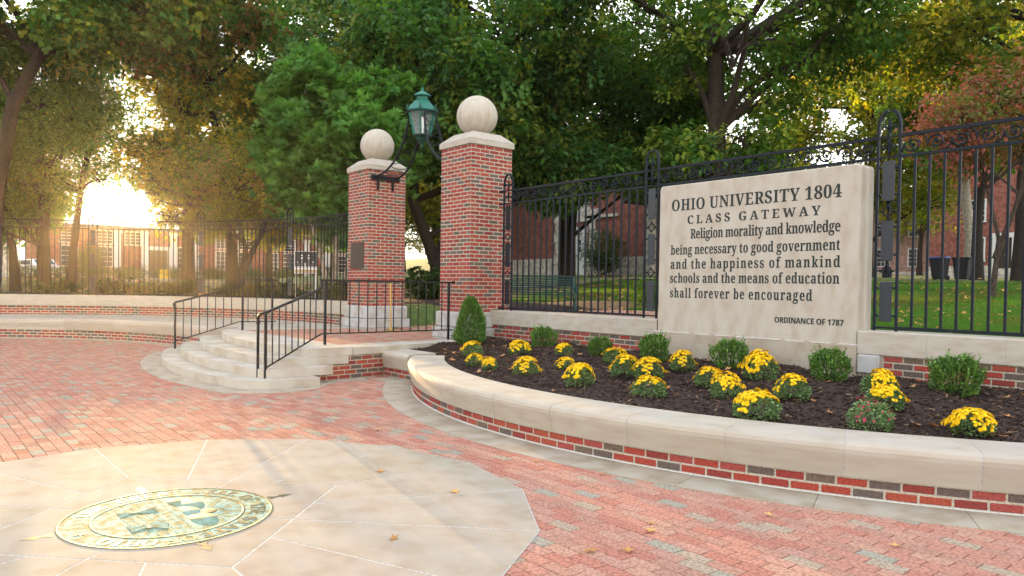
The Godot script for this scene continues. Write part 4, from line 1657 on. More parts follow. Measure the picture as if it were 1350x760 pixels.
func railings() -> void:
	railing("black handrail with curled end on the brick side of the steps", Vector3(0.40, 0.12, 3.72), Vector3(-0.36, 0.482, 2.55), Vector3(-0.36, 0.482, 0.16), 1.0)
	railing("black straight ended handrail on the bench wall side of the steps", Vector3(-5.0, 0.12, 3.43), Vector3(-4.38, 0.482, 2.4), Vector3(-4.3, 0.482, 1.75), 0.0)
	var o := thing("brass_post", "brass pole standing on a flared foot before the plaque pillar", "post", Vector3(-2.95, 0.478, -0.18))
	var b := MB.new()
	b.lathe(Transform3D(), [Vector2(0.13, 0.0), Vector2(0.13, 0.012), Vector2(0.06, 0.03), Vector2(0.035, 0.06), Vector2(0.03, 0.075)], 20)
	put("foot", b.mesh(M.brass), o)
	var c := MB.new()
	c.tube([Vector3(0, 0.05, 0), Vector3(-0.015, 0.5, 0), Vector3(-0.03, 0.98, 0)], 0.017, 12)
	put("pole", c.mesh(M.brass), o)

# ---------------------------------------------------------------- plants
# one folded leaf: base, two sides, tip
func leaf_to(b: MB, p: Vector3, d: Vector3, nrm: Vector3, l: float, w: float, c: Color) -> void:
	var s := d.cross(nrm).normalized() * w
	var up := nrm.normalized()
	var tip := p + d * l - up * l * 0.12
	var mid := p + d * l * 0.45
	var k := b.v.size()
	b.v.append_array([p, mid + s + up * w * 0.35, tip, mid - s + up * w * 0.35])
	b.n.append_array([up, (up - s.normalized() * 0.35).normalized(), up, (up + s.normalized() * 0.35).normalized()])
	b.c.append_array([c, c, c, c])
	b.idx.append_array([k, k + 2, k + 1, k, k + 3, k + 2])

# a twig of leaves, some 0.5 m across, y up
func leaf_cluster(count: int, rad: float, l: float, w: float, droop: float, sd: int) -> Mesh:
	var r := RandomNumberGenerator.new()
	r.seed = sd
	var b := MB.new()
	for i in count:
		var a := r.randf() * TAU
		var rr := rad * sqrt(r.randf())
		var p := Vector3(cos(a) * rr, (r.randf() - 0.5) * rad * 0.9, sin(a) * rr)
		var a2 := a + r.randf_range(-0.9, 0.9)
		var d := Vector3(cos(a2), r.randf_range(-0.7, 0.35) - droop, sin(a2)).normalized()
		var up := (Vector3.UP + Vector3(r.randf_range(-0.8, 0.8), 0, r.randf_range(-0.8, 0.8))).normalized()
		up = (up - d * up.dot(d)).normalized()
		var k := r.randf_range(0.65, 1.35)
		var yel := r.randf_range(0.85, 1.25)
		leaf_to(b, p, d, up, l * r.randf_range(0.7, 1.2), w * r.randf_range(0.75, 1.15), Color(k * yel, k, k * 0.9))
	return b.mesh(M.leaf)

func whorl_cluster(count: int, rad: float, l: float, w: float, sd: int) -> Mesh:
	var r := RandomNumberGenerator.new()
	r.seed = sd
	var b := MB.new()
	for q in count:
		var c := Vector3(r.randf_range(-1, 1), r.randf_range(-0.5, 0.5), r.randf_range(-1, 1)) * rad
		var n := 8
		for i in n:
			var a := TAU * i / n + r.randf()
			var d := Vector3(cos(a), r.randf_range(0.1, 0.9), sin(a)).normalized()
			var up := (Vector3.UP - d * d.y).normalized()
			var k := r.randf_range(0.75, 1.3)
			leaf_to(b, c, d, up, l * r.randf_range(0.75, 1.15), w, Color(k, k, k))
	return b.mesh(M.leaf)

func planting() -> void:
	# leaves set all over a dome: shrubs
	var shrub := func(h: float, wd: float, cone: bool, sd: int, cnt: int) -> Mesh:
		var r := RandomNumberGenerator.new()
		r.seed = sd
		var b := MB.new()
		for i in cnt:
			var t := r.randf()
			var a := r.randf() * TAU
			var y := t * h
			var rad := 0.0
			if cone:
				rad = wd * 0.5 * (sqrt(maxf(0.0, 1.0 - pow(t, 2.2))) * lerpf(1.0, 0.75, t)) * smoothstep(-0.08, 0.2, t + 0.06)
			else:
				rad = wd * 0.5 * sqrt(maxf(0.02, 1.0 - pow(absf(t * 1.7 - 0.75), 2.2)))
			rad *= lerpf(0.55, 1.0, sqrt(r.randf())) * (1.0 + (0.12 if cone else 0.26) * sin(a * 3.0 + sd) * sin(t * 7.0 + sd) + (0.05 * sin(a * 11.0 + t * 9.0) if cone else 0.16 * sin(a * 5.0 + sd) * cos(t * 4.0 + sd)))
			var p := Vector3(cos(a) * rad, y + r.randf_range(-0.01, 0.02), sin(a) * rad)
			var d := (Vector3(cos(a), r.randf_range(0.2, 1.6), sin(a)) + Vector3(r.randf_range(-0.7, 0.7), 0, r.randf_range(-0.7, 0.7))).normalized()
			var up := Vector3(r.randf_range(-1, 1), r.randf_range(-0.2, 1), r.randf_range(-1, 1))
			up = (up - d * up.dot(d)).normalized()
			var k := r.randf_range(0.55, 1.3)
			leaf_to(b, p, d, up, r.randf_range(0.026, 0.042), 0.0095, Color(0.075 * k, 0.165 * k, 0.03 * k) if r.randf() > 0.2 else Color(0.15 * k, 0.24 * k, 0.045 * k))
		# upright shoots
		if not cone:
			for i in 60:
				var a := r.randf() * TAU
				var rad := wd * 0.48 * sqrt(r.randf())
				var y0 := h * (r.randf_range(0.55, 0.78) - 0.9 * pow(rad / (wd * 0.5), 2.0) * 0.42)
				var hh := h * r.randf_range(0.15, 0.55)
				var ln := Vector3(cos(a) * 0.4, 1, sin(a) * 0.4).normalized()
				for j in 16:
					var p := Vector3(cos(a) * rad, y0, sin(a) * rad) + ln * hh * j / 15.0
					var d := (ln + Vector3(r.randf_range(-1, 1), 0.1, r.randf_range(-1, 1))).normalized()
					var up := (Vector3.UP - d * d.y).normalized()
					var k := r.randf_range(0.7, 1.4)
					leaf_to(b, p, d, up, r.randf_range(0.028, 0.042), 0.0095, Color(0.11 * k, 0.21 * k, 0.038 * k))
		return b.mesh(M.waxleaf)
	var stem := MB.new()
	for i in 5:
		var a := TAU * i / 5.0
		stem.tube([Vector3(cos(a) * 0.02, -0.04, sin(a) * 0.02), Vector3(cos(a) * 0.05, 0.12, sin(a) * 0.05), Vector3(cos(a) * 0.08, 0.24, sin(a) * 0.08)], [0.008, 0.006, 0.003], 5)
	var stem_mesh := stem.mesh(M.bark_dark)
	var c := thing("cone_shrub", "clipped cone of small glossy leaves at the foot of the gate pillar", "shrub", Vector3(0.57, 0.47, 0.38))
	put("foliage", shrub.call(0.76, 0.54, true, 4, 9000), c)
	put("stem", stem_mesh, c)
	var boxes := [[1.94, 0.0, 0.42, 0.34], [3.23, 0.1, 0.36, 0.27], [4.2, 0.12, 0.40, 0.37], [5.28, 0.06, 0.44, 0.36], [6.53, 0.1, 0.42, 0.35], [7.73, 0.09, 0.46, 0.38]]
	var labels := ["round boxwood shrub before the brick wall left of the sign", "round boxwood shrub before the brick wall left of the sign", "round boxwood shrub before the stone sign plinth", "round boxwood shrub before the stone sign plinth", "round boxwood shrub before the stone sign plinth", "round boxwood shrub before the brick wall past the sign's end block"]
	var groups := ["boxwoods before the wall", "boxwoods before the wall", "boxwoods before the plinth", "boxwoods before the plinth", "boxwoods before the plinth", ""]
	var bm := []
	for k in 3:
		bm.append(shrub.call(0.34, 0.40, false, 11 + k, 1700))
	for i in boxes.size():
		var q: Array = boxes[i]
		var s := thing("boxwood", labels[i], "shrub", Vector3(q[0], soil_h(q[0], q[1]) - 0.01, q[1]), rf(0, TAU), groups[i])
		s.scale = Vector3(q[2] / 0.46, q[3] / 0.38, q[2] / 0.46)
		put("foliage", bm[i % 3], s)
		put("stem", stem_mesh, s)
	# chrysanthemums
	var petal_head := func(b: MB, p: Vector3, nrm: Vector3, rad: float, col: Color, r: RandomNumberGenerator) -> void:
		var t1 := nrm.cross(Vector3(0.3, 0.2, 1)).normalized()
		var t2 := nrm.cross(t1)
		for ring in 2:
			var nn := 8 if ring == 0 else 6
			for i in nn:
				var a := TAU * (i + 0.5 * ring) / nn + r.randf() * 0.3
				var d: Vector3 = (t1 * cos(a) + t2 * sin(a) + nrm * (0.15 + 0.6 * ring)).normalized()
				var up: Vector3 = (nrm - d * nrm.dot(d)).normalized()
				var k := r.randf_range(0.85, 1.1)
				leaf_to(b, p, d, up, rad * (1.0 - 0.35 * ring), rad * 0.36, col * k)
	var mum := func(sd: int, dens: int, col: Color, lop: float, big := 1.0) -> Array:
		var r := RandomNumberGenerator.new()
		r.seed = sd
		var fo := MB.new()
		for i in 900:
			var y := r.randf()
			var a := r.randf() * TAU
			var rad := 0.15 * sqrt(maxf(0.03, 1.0 - pow(absf(y * 1.35 - 0.45), 2.0))) * lerpf(0.4, 1.0, sqrt(r.randf()))
			var p := Vector3(cos(a) * rad, y * 0.185, sin(a) * rad)
			var d := Vector3(cos(a) + r.randf_range(-0.6, 0.6), r.randf_range(-0.3, 1.0), sin(a) + r.randf_range(-0.6, 0.6)).normalized()
			var up := (Vector3.UP + Vector3(r.randf_range(-0.5, 0.5), 0, r.randf_range(-0.5, 0.5)))
			up = (up - d * up.dot(d)).normalized()
			var k := r.randf_range(0.6, 1.35)
			leaf_to(fo, p, d, up, r.randf_range(0.022, 0.04), 0.009, Color(0.16 * k, 0.26 * k, 0.09 * k))
		var fl := MB.new()
		var centres := []
		for i in 11:
			var a := r.randf() * TAU
			var t := sqrt(r.randf()) * 1.02
			centres.append([cos(a) * t, sin(a) * t, r.randf_range(-0.018, 0.03)])
		if lop > 0.0:
			centres = centres.slice(0, int(11 - 6 * lop))
		for i in dens:
			var cc: Array = centres[r.randi() % centres.size()]
			var a := r.randf() * TAU
			var t := sqrt(r.randf()) * (0.42 if lop > 0.0 else 0.55)
			var x: float = cc[0] + cos(a) * t
			var z: float = cc[1] + sin(a) * t
			var rr := minf(x * x + z * z, 1.25)
			var nn := Vector3(x * 0.9, sqrt(maxf(0.06, 1.0 - 0.7 * rr)), z * 0.9).normalized()
			var p := Vector3(x * 0.145, 0.075 + 0.12 * sqrt(maxf(0.0, 1.27 - rr)) + cc[2] + r.randf_range(-0.008, 0.012), z * 0.145)
			petal_head.call(fl, p, nn, big * r.randf_range(0.013, 0.022), col * r.randf_range(0.8, 1.05), r)
		return [fo.mesh(M.waxleaf), fl.mesh(M.petal)]
	var yellow := Color(0.90, 0.58, 0.006)
	var kinds := [mum.call(1, 300, yellow, 0.0), mum.call(2, 230, yellow, 0.4), mum.call(3, 280, yellow, 0.25), mum.call(4, 60, Color(0.45, 0.05, 0.10), 0.0, 0.55), mum.call(5, 420, yellow, 0.0), mum.call(6, 280, yellow, 0.2), mum.call(7, 210, yellow, 0.5), mum.call(8, 270, yellow, 0.3)]
	var spots := [[1.63, 1.11, 0.27, 1], [2.54, 1.74, 0.24, 0], [3.07, 1.91, 0.24, 1], [2.26, 0.74, 0.32, 0], [3.87, 1.99, 0.32, 2], [2.83, 0.41, 0.27, 2], [3.94, 1.43, 0.24, 2], [4.83, 2.08, 0.32, 0], [3.96, 0.59, 0.29, 1], [4.74, 1.26, 0.34, 1], [5.05, 1.23, 0.31, 2], [5.79, 2.1, 0.33, 1], [4.99, 0.56, 0.29, 2], [5.84, 1.22, 0.28, 1], [6.3, 1.6, 0.30, 1], [6.97, 2.13, 0.38, 2], [6.0, 0.55, 0.37, 0], [6.77, 1.24, 0.34, 1], [7.25, 0.56, 0.35, 2], [7.54, 1.1, 0.30, 2], [7.78, 1.87, 0.33, 3], [8.34, 1.46, 0.31, 4]]
	var ml := ["yellow chrysanthemum with a full round head in the mulch", "loose yellow chrysanthemum with green showing between few blooms", "yellow chrysanthemum with green leafy base and gappy blooms", "chrysanthemum with small pink red buds on grey green leaves", "yellow chrysanthemum so full that hardly a leaf shows"]
	for i in spots.size():
		var q: Array = spots[i]
		var k: int = q[3]
		var o := thing("chrysanthemum", ml[k], "flower", Vector3(q[0], soil_h(q[0], q[1]) + 0.005, q[1]), rf(0, TAU), ["full yellow chrysanthemums", "loose yellow chrysanthemums", "gappy yellow chrysanthemums", "", ""][k])
		var s: float = q[2] / 0.31
		o.scale = Vector3(s * rf(0.9, 1.1), s * (0.8 if k == 4 else rf(0.85, 1.1)), s * rf(0.85, 1.05))
		var alt: int = k if k > 2 or i % 2 == 0 else k + 5
		stuff(put("leaves", kinds[alt][0], o))
		stuff(put("blooms", kinds[alt][1], o))

# ---------------------------------------------------------------- buildings
func window_at(parent: Node, x: float, y: float, w: float, h: float, z: float) -> void:
	var fr := MB.new()
	fr.bx(Vector3(x - w * 0.5 - 0.05, y + h * 0.5, z + 0.03), Vector3(0.10, h + 0.2, 0.10))
	fr.bx(Vector3(x + w * 0.5 + 0.05, y + h * 0.5, z + 0.03), Vector3(0.10, h + 0.2, 0.10))
	fr.bx(Vector3(x, y + h + 0.05, z + 0.03), Vector3(w, 0.10, 0.10))
	fr.bx(Vector3(x, y - 0.06, z + 0.05), Vector3(w + 0.3, 0.1, 0.16))
	for k in 2:
		fr.bx(Vector3(x - w * 0.5 + w * (k + 1) / 3.0, y + h * 0.5, z + 0.025), Vector3(0.04, h, 0.03))
	for k in 3:
		fr.bx(Vector3(x, y + h * (k + 1) / 4.0, z + 0.025), Vector3(w, 0.05 if k == 1 else 0.035, 0.031))
	var f := put("window", fr.mesh(M.white), parent)
	var g := MB.new()
	g.bx(Vector3(x, y + h * 0.5, z + 0.004), Vector3(w, h, 0.012))
	put("pane", g.mesh(M.glass), f)

func building(called: String, label: String, at: Vector3, yaw: float, w: float, h: float, dp: float, m: Material, base_h := 0.9, hh := 2.2) -> Node3D:
	var o := thing(called, label, "building", at, yaw)
	var b := MB.new()
	b.bx(Vector3(0, h * 0.5 + base_h * 0.5 - 1.0, -dp * 0.5), Vector3(w, h - base_h + 2.0, dp))
	put("wall", b.mesh(m), o)
	var c := MB.new()
	c.bx(Vector3(0, base_h * 0.5 - 0.75, -dp * 0.5), Vector3(w + 0.1, base_h + 1.5, dp + 0.1))
	put("base_course", c.mesh(M.cream), o)
	var r := MB.new()
	var e := 0.5
	r.bx(Vector3(0, h + 0.1, -dp * 0.5), Vector3(w + 2 * e, 0.3, dp + 2 * e))
	r.quad(Vector3(-w * 0.5 - e, h + 0.25, e), Vector3(w * 0.5 + e, h + 0.25, e), Vector3(w * 0.5 - 1, h + hh, -dp * 0.5), Vector3(-w * 0.5 + 1, h + hh, -dp * 0.5), Vector3(0, 1, 1))
	r.quad(Vector3(-w * 0.5 - e, h + 0.25, -dp - e), Vector3(w * 0.5 + e, h + 0.25, -dp - e), Vector3(w * 0.5 - 1, h + hh, -dp * 0.5), Vector3(-w * 0.5 + 1, h + hh, -dp * 0.5), Vector3(0, 1, -1))
	for s in [-1.0, 1.0]:
		r.tri(Vector3(s * (w * 0.5 + e), h + 0.25, e), Vector3(s * (w * 0.5 + e), h + 0.25, -dp - e), Vector3(s * (w * 0.5 - 1), h + hh, -dp * 0.5), Vector3(s, 0.3, 0))
	put("roof", r.mesh(M.slate), o)
	return o

func door_at(parent: Node, x: float, w: float, h: float, leaf: Material, glazed: bool, y := 0.0) -> void:
	var f := MB.new()
	for s in [-1.0, 1.0]:
		f.bx(Vector3(x + s * (w * 0.5 + 0.12), y + h * 0.5, 0.08), Vector3(0.24, h, 0.16))
	f.bx(Vector3(x, y + h + 0.17, 0.09), Vector3(w + 0.6, 0.34, 0.2))
	var d := put("door", f.mesh(M.white), parent)
	var l := MB.new()
	l.bx(Vector3(x, y + h * 0.5, 0.03), Vector3(w, h, 0.05))
	put("door_leaf", l.mesh(leaf), d)
	if glazed:
		for s in [-1.0, 1.0]:
			for k in 2:
				var g := MB.new()
				g.bx(Vector3(x + s * w * 0.25, y + h * (0.62 + 0.16 * k), 0.056), Vector3(w * 0.2, h * 0.12, 0.012))
				put("pane", g.mesh(M.glass), d)
	var hd := MB.new()
	hd.bx(Vector3(x + 0.06, y + h * 0.45, 0.07), Vector3(0.05, 0.14, 0.05), 0.01)
	put("handle", hd.mesh(M.brass), d)

func buildings() -> void:
	# facing +x, far along the lawn on the left
	var o := building("brick_hall", "long red brick hall with white pilasters and two white doorways", Vector3(-65, ground_h(-65, -17), -17), PI / 2, 30, 4.4, 11, M.drybrick, 0.35, 0.35)
	for x in [-13.0, -10.2, 0.2, 2.4, 5.2, 7.0, 13.0]:
		window_at(o, x, 1.0, 1.2, 1.7, 0.0)
		window_at(o, x, 3.05, 1.2, 1.1, 0.0)
	for x in [-9.2, -6.9, -4.4, -2.4, 8.9, 11.3]:
		var b := MB.new()
		b.bx(Vector3(x, 2.15, 0.12), Vector3(0.55, 4.2, 0.24), 0.03)
		b.bx(Vector3(x, 4.15, 0.14), Vector3(0.8, 0.3, 0.32), 0.03)
		put("pilaster", b.mesh(M.white), o)
	door_at(o, -5.7, 1.6, 2.6, M.door_dark, false)
	door_at(o, 10.1, 1.2, 2.5, M.red_paint, false)
	window_at(o, -7.9, 3.05, 1.3, 1.1, 0.0)
	window_at(o, -3.4, 1.0, 1.1, 1.9, 0.0)
	var w := building("cream_house", "pale cream house glimpsed behind the dark trunks at the lawn's edge", Vector3(-62, ground_h(-62, 4), 5.0), PI / 2, 9, 4.6, 8, M.cream, 0.3)
	for x in [-2.5, 0.0, 2.5]:
		window_at(w, x, 0.9, 1.0, 1.6, 0.0)
	# brick hall behind the bench, facing +z
	var c := building("brick_chapel", "red brick building with white panelled door behind the green bench", Vector3(-23, ground_h(-23, -24) - 0.1, -24), 0.0, 20, 5.9, 12, M.drybrick, 1.1, 0.9)
	door_at(c, 0.85, 1.5, 2.6, M.white, true, 0.0)
	var q := MB.new()
	for s in [-1.0, 1.0]:
		for k in 6:
			q.bx(Vector3(0.85 + s * (1.45 + (0.12 if k % 2 else 0.0)), 0.4 + k * 0.65, 0.05), Vector3(0.7 if k % 2 else 0.5, 0.62, 0.14), 0.02)
	q.bx(Vector3(0.85, 3.5, 0.05), Vector3(3.6, 0.5, 0.16), 0.02)
	q.bx(Vector3(0.85, 4.2, 0.03), Vector3(2.4, 0.9, 0.1), 0.02)
	put("door_surround", q.mesh(M.cream), c)
	var pl := MB.new()
	pl.bx(Vector3(3.0, 3.5, 0.06), Vector3(2.6, 0.16, 0.14))
	pl.bx(Vector3(6.9, 2.85, 0.2), Vector3(0.55, 5.7, 0.4), 0.03)
	put("stone_band", pl.mesh(M.cream), c)
	var arch := MB.new()
	arch.bx(Vector3(8.7, 2.0, 0.1), Vector3(2.6, 4.0, 0.2))
	put("porch_bay", arch.mesh(M.drybrick), c)
	var ph := MB.new()
	ph.box(Transform3D(Basis(Vector3(0, 0, 1), 0.6), Vector3(8.2, 5.0, 1.0)), Vector3(4.0, 0.2, 2.4))
	put("porch_roof", ph.mesh(M.slate), c)
	# right hand brick house
	var r := building("brick_house", "red brick house with white paned windows beyond the lawn bins", Vector3(-5.5, ground_h(-5.5, -54) + 0.6, -54), 0.0, 17, 8.2, 11, M.drybrick, 0.3)
	for x in [-5.2, -1.55, 2.4, 5.5]:
		window_at(r, x, 0.7, 0.95, 1.6, 0.0)
		window_at(r, x, 3.6, 0.95, 1.5, 0.0)
	door_at(r, -3.4, 1.0, 2.2, M.door_dark, false, 0.1)
	var p := building("far_brick_house", "pinkish brick house far off past the lamp post", Vector3(-31, ground_h(-31, -72), -72), 0.2, 22, 7.0, 10, M.palebrick, 0.3)
	for x in [-7.0, -4.0, -1.0, 2.0, 5.0, 8.0]:
		window_at(p, x, 0.9, 1.1, 1.7, 0.0)
		window_at(p, x, 4.0, 1.1, 1.6, 0.0)

# ---------------------------------------------------------------- trees
var LEAFS := {}

func bent(a: Vector3, b: Vector3, cnt: int, sag: float) -> Array:
	var pts := []
	var side := (b - a).cross(Vector3.UP).normalized() * rf(-0.12, 0.12) * a.distance_to(b)
	for i in cnt + 1:
		var t := float(i) / cnt
		pts.append(a.lerp(b, t) + (side + Vector3.UP * sag) * sin(t * PI) + (Vector3(rf(-1, 1), rf(-1, 1), rf(-1, 1)) * 0.05 * a.distance_to(b) * 0.25 if i > 0 and i < cnt else Vector3.ZERO))
	return pts

# trunk: local points; blobs: [center, radii, clusters]
func tree(called: String, label: String, at: Vector3, trunks: Array, r0: float, bark: Material, blobs: Array, kind: String, pal: Array, scale := 1.0, group := "", dens := 0.52, clear_to := 0.0) -> void:
	var o := thing(called, label, "tree", at, 0.0, group)
	for tr in trunks:
		var b := MB.new()
		var radii := []
		for i in tr.size():
			radii.append(r0 * lerpf(1.0, 0.4, float(i) / (tr.size() - 1)) * (1.35 if i == 0 else 1.0))
		b.tube(tr, radii, 10)
		put("trunk", b.mesh(bark), o)
	var ts := []
	var cs := []
	for q in blobs:
		var c: Vector3 = q[0]
		var rad: Vector3 = q[1]
		# limb from the nearest lower trunk point
		var tr: Array = trunks[rng.randi() % trunks.size()]
		var best: Vector3 = tr[-1]
		var bd := 1e9
		for i in range(1, tr.size()):
			var p: Vector3 = tr[i]
			var d := p.distance_to(c) + maxf(0.0, p.y - c.y + 0.4) * 3.0
			if d < bd:
				bd = d
				best = p
		var lb := MB.new()
		var lr := clampf(r0 * 0.42, 0.03, 0.2)
		lb.tube(bent(best, c, 6, 0.15), [lr, lr * 0.85, lr * 0.7, lr * 0.6, lr * 0.5, lr * 0.42, lr * 0.35], 7)
		for k in 6:
			var d := rdir()
			var tip := c + Vector3(d.x * rad.x, absf(d.y) * rad.y * 0.9 - rad.y * 0.15, d.z * rad.z) * 0.9
			lb.tube(bent(best.lerp(c, rf(0.55, 1.0)), tip, 4, 0.1), [lr * 0.36, lr * 0.28, lr * 0.2, lr * 0.14, lr * 0.08], 5)
		put("limb", lb.mesh(bark), o)
		for i in int(q[2] * dens):
			var d := rdir()
			var t := pow(rng.randf(), 0.42)
			var p := c + Vector3(d.x * rad.x, d.y * rad.y, d.z * rad.z) * t
			var wp := at + p
			# the opening in the canopy toward the low sun
			var rel := wp - Vector3(6.0, 1.1, 6.6)
			var off := (rel - SUN * rel.dot(SUN)).length()
			if off < 1.7 and rng.randf() < 0.97:
				continue
			if off < 2.7 and rng.randf() < 0.5:
				continue
			# the lower bole stands clear of leaves on its open side
			var open_side := Vector2(p.x, p.z)
			if clear_to > 0.0 and p.y < clear_to and open_side.dot(Vector2(0.77, 0.63)) > -0.3 and absf(open_side.dot(Vector2(-0.63, 0.77))) < 0.75:
				continue
			if wp.y < ground_h(wp.x, wp.z) + 0.6:
				continue
			ts.append(Transform3D(Basis.from_euler(Vector3(rf(-0.9, 0.9), rf(0, TAU), rf(-0.9, 0.9))).scaled(Vector3.ONE * scale * rf(0.8, 1.25)), p))
			var cc: Color = pal[rng.randi() % pal.size()]
			var k := rf(0.75, 1.25)
			cs.append(Color(cc.r * k, cc.g * k, cc.b * k))
	stuff(multi("crown", LEAFS[kind], ts, cs, o))

# blobs spread in an ellipsoid shell
func crown_blobs(c: Vector3, rad: Vector3, cnt: int, br: float, clusters: int) -> Array:
	var out := []
	for i in cnt:
		var y := 1.0 - 2.0 * (i + 0.5) / cnt
		var a := i * 2.39996 + rf(-0.4, 0.4)
		var rr := sqrt(1.0 - y * y)
		var s := rf(0.55, 0.95)
		var k := rf(0.75, 1.25)
		out.append([c + Vector3(cos(a) * rr * rad.x, y * rad.y, sin(a) * rr * rad.z) * s, Vector3(br * k, br * k * 0.62, br * k), clusters])
	return out

func straight(h: float, lean: Vector3, cnt := 6) -> Array:
	var p := []
	for i in cnt + 1:
		var t := float(i) / cnt
		p.append(Vector3(lean.x * t * t + (rf(-0.06, 0.06) if i > 0 else 0.0), h * t - (0.3 if i == 0 else 0.0), lean.z * t * t + (rf(-0.06, 0.06) if i > 0 else 0.0)))
	return p

func trees() -> void:
	LEAFS.broad = leaf_cluster(34, 0.52, 0.19, 0.064, 0.2, 1)
	LEAFS.maple = leaf_cluster(30, 0.52, 0.175, 0.072, 0.35, 2)
	LEAFS.small = leaf_cluster(44, 0.42, 0.10, 0.032, 0.25, 3)
	LEAFS.whorl = whorl_cluster(7, 0.36, 0.19, 0.042, 4)
	LEAFS.fine = leaf_cluster(60, 0.55, 0.12, 0.04, 0.1, 5)
	var dark := [Color(0.045, 0.130, 0.028), Color(0.058, 0.155, 0.030), Color(0.036, 0.110, 0.030), Color(0.085, 0.185, 0.030), Color(0.17, 0.22, 0.03)]
	var mid := [Color(0.075, 0.185, 0.030), Color(0.095, 0.215, 0.032), Color(0.058, 0.155, 0.028), Color(0.15, 0.24, 0.032)]
	var bright := [Color(0.10, 0.25, 0.045), Color(0.12, 0.28, 0.05), Color(0.08, 0.215, 0.042)]
	var yellow := [Color(0.22, 0.26, 0.028), Color(0.40, 0.35, 0.03), Color(0.12, 0.20, 0.025), Color(0.20, 0.26, 0.028)]
	var lime := [Color(0.19, 0.26, 0.026), Color(0.31, 0.31, 0.028), Color(0.13, 0.21, 0.024), Color(0.40, 0.34, 0.03)]
	var pinky := [Color(0.34, 0.11, 0.09), Color(0.20, 0.15, 0.06), Color(0.44, 0.13, 0.12), Color(0.16, 0.18, 0.045)]
	var dusky := [Color(0.20, 0.21, 0.06), Color(0.14, 0.22, 0.045), Color(0.30, 0.19, 0.12), Color(0.28, 0.28, 0.035)]
	var p: Vector3
	# oak right of centre
	p = on_ground(-4.1, -12.7)
	var tr := [Vector3(0, -0.3, 0), Vector3(0.05, 2.5, 0), Vector3(0, 5.0, 0), Vector3(-0.1, 7.5, 0.05), Vector3(-0.15, 10, 0.1), Vector3(-0.1, 13, 0.1)]
	var bl := crown_blobs(Vector3(0.9, 9.4, -1.1), Vector3(6.0, 3.6, 5.6), 30, 1.6, 100)
	bl.append_array(crown_blobs(Vector3(0.2, 4.2, 0.2), Vector3(2.4, 0.7, 2.4), 6, 0.9, 90))
	tree("oak_tree", "big oak with a stout grey brown trunk rising behind the stone sign", p, [tr], 0.36, M.bark, bl, "broad", [Color(0.09, 0.20, 0.03), Color(0.12, 0.24, 0.034), Color(0.07, 0.17, 0.028), Color(0.22, 0.29, 0.036)], 1.0, "", 0.36, 11.5)
	# dark tree behind the gate with a leaning trunk
	p = on_ground(-10.4, -6.3)
	tr = [Vector3(0, -0.3, 0), Vector3(-0.05, 1.0, 0.05), Vector3(-0.3, 2.0, 0.3), Vector3(-0.7, 3.2, 0.6), Vector3(-0.6, 5.0, 0.5), Vector3(-0.3, 7.5, 0.2), Vector3(0, 10, 0)]
	var tr2 := [Vector3(-0.05, 1.0, 0.05), Vector3(0.25, 2.4, -0.4), Vector3(0.5, 4.2, -0.9), Vector3(0.8, 6.5, -1.5), Vector3(1.0, 8.5, -2.0)]
	bl = crown_blobs(Vector3(0.4, 7.4, -0.8), Vector3(4.4, 3.9, 4.6), 26, 1.45, 125)
	bl.append_array(crown_blobs(Vector3(1.8, 4.4, -3.0), Vector3(2.4, 1.2, 2.4), 9, 1.0, 100))
	tree("shade_tree", "dark green shade tree with a forked leaning trunk seen through the gate", p, [tr, tr2], 0.24, M.bark_dark, bl, "broad", dark)
	# bright magnolia left of the plaque pillar
	p = on_ground(-9.6, -2.2)
	var stems := []
	for k in 4:
		var a := TAU * k / 4.0 + 0.4
		stems.append([Vector3(cos(a) * 0.12, -0.2, sin(a) * 0.12), Vector3(cos(a) * 0.4, 1.2, sin(a) * 0.4), Vector3(cos(a) * 0.8, 2.6, sin(a) * 0.8), Vector3(cos(a) * 1.0, 4.2, sin(a) * 1.0), Vector3(cos(a) * 0.9, 5.8, sin(a) * 0.9)])
	bl = crown_blobs(Vector3(0, 4.5, 0.0), Vector3(2.3, 2.8, 2.3), 28, 0.88, 74)
	tree("magnolia", "bright green magnolia with bare grey stems beside the plaque pillar", p, stems, 0.07, M.bark_pale, bl, "whorl", bright)
	# dogwood with turning leaves
	p = on_ground(-14.6, -1.3)
	tr = [Vector3(0, -0.2, 0), Vector3(0.15, 0.8, 0.1), Vector3(0.25, 1.6, 0.0), Vector3(-0.1, 2.6, 0.2), Vector3(-0.2, 3.4, 0.3)]
	tr2 = [Vector3(0.15, 0.8, 0.1), Vector3(0.5, 1.8, -0.3), Vector3(0.7, 2.8, -0.7), Vector3(0.8, 3.6, -0.9)]
	bl = crown_blobs(Vector3(-0.1, 3.5, 0.1), Vector3(2.9, 1.5, 2.8), 20, 0.85, 48)
	tree("dogwood", "small spreading dogwood with dusky pink and olive leaves behind the curved fence", p, [tr, tr2], 0.1, M.bark, bl, "small", dusky)
	# yellow tree with a stout trunk near the sun
	p = on_ground(-19.1, -0.8)
	tr = straight(6.5, Vector3(0.3, 0, 0.2))
	bl = crown_blobs(Vector3(0.2, 4.2, -0.4), Vector3(3.6, 2.0, 3.4), 26, 1.1, 56)
	bl.append_array(crown_blobs(Vector3(0.0, 7.6, -0.5), Vector3(2.6, 1.4, 2.6), 12, 1.0, 50))
	tree("yellow_tree", "stout trunked tree with backlit yellow leaves near the low sun", p, [tr], 0.27, M.bark, bl, "maple", yellow)
	# left multi stem tree
	p = on_ground(-19.9, 3.9)
	stems = []
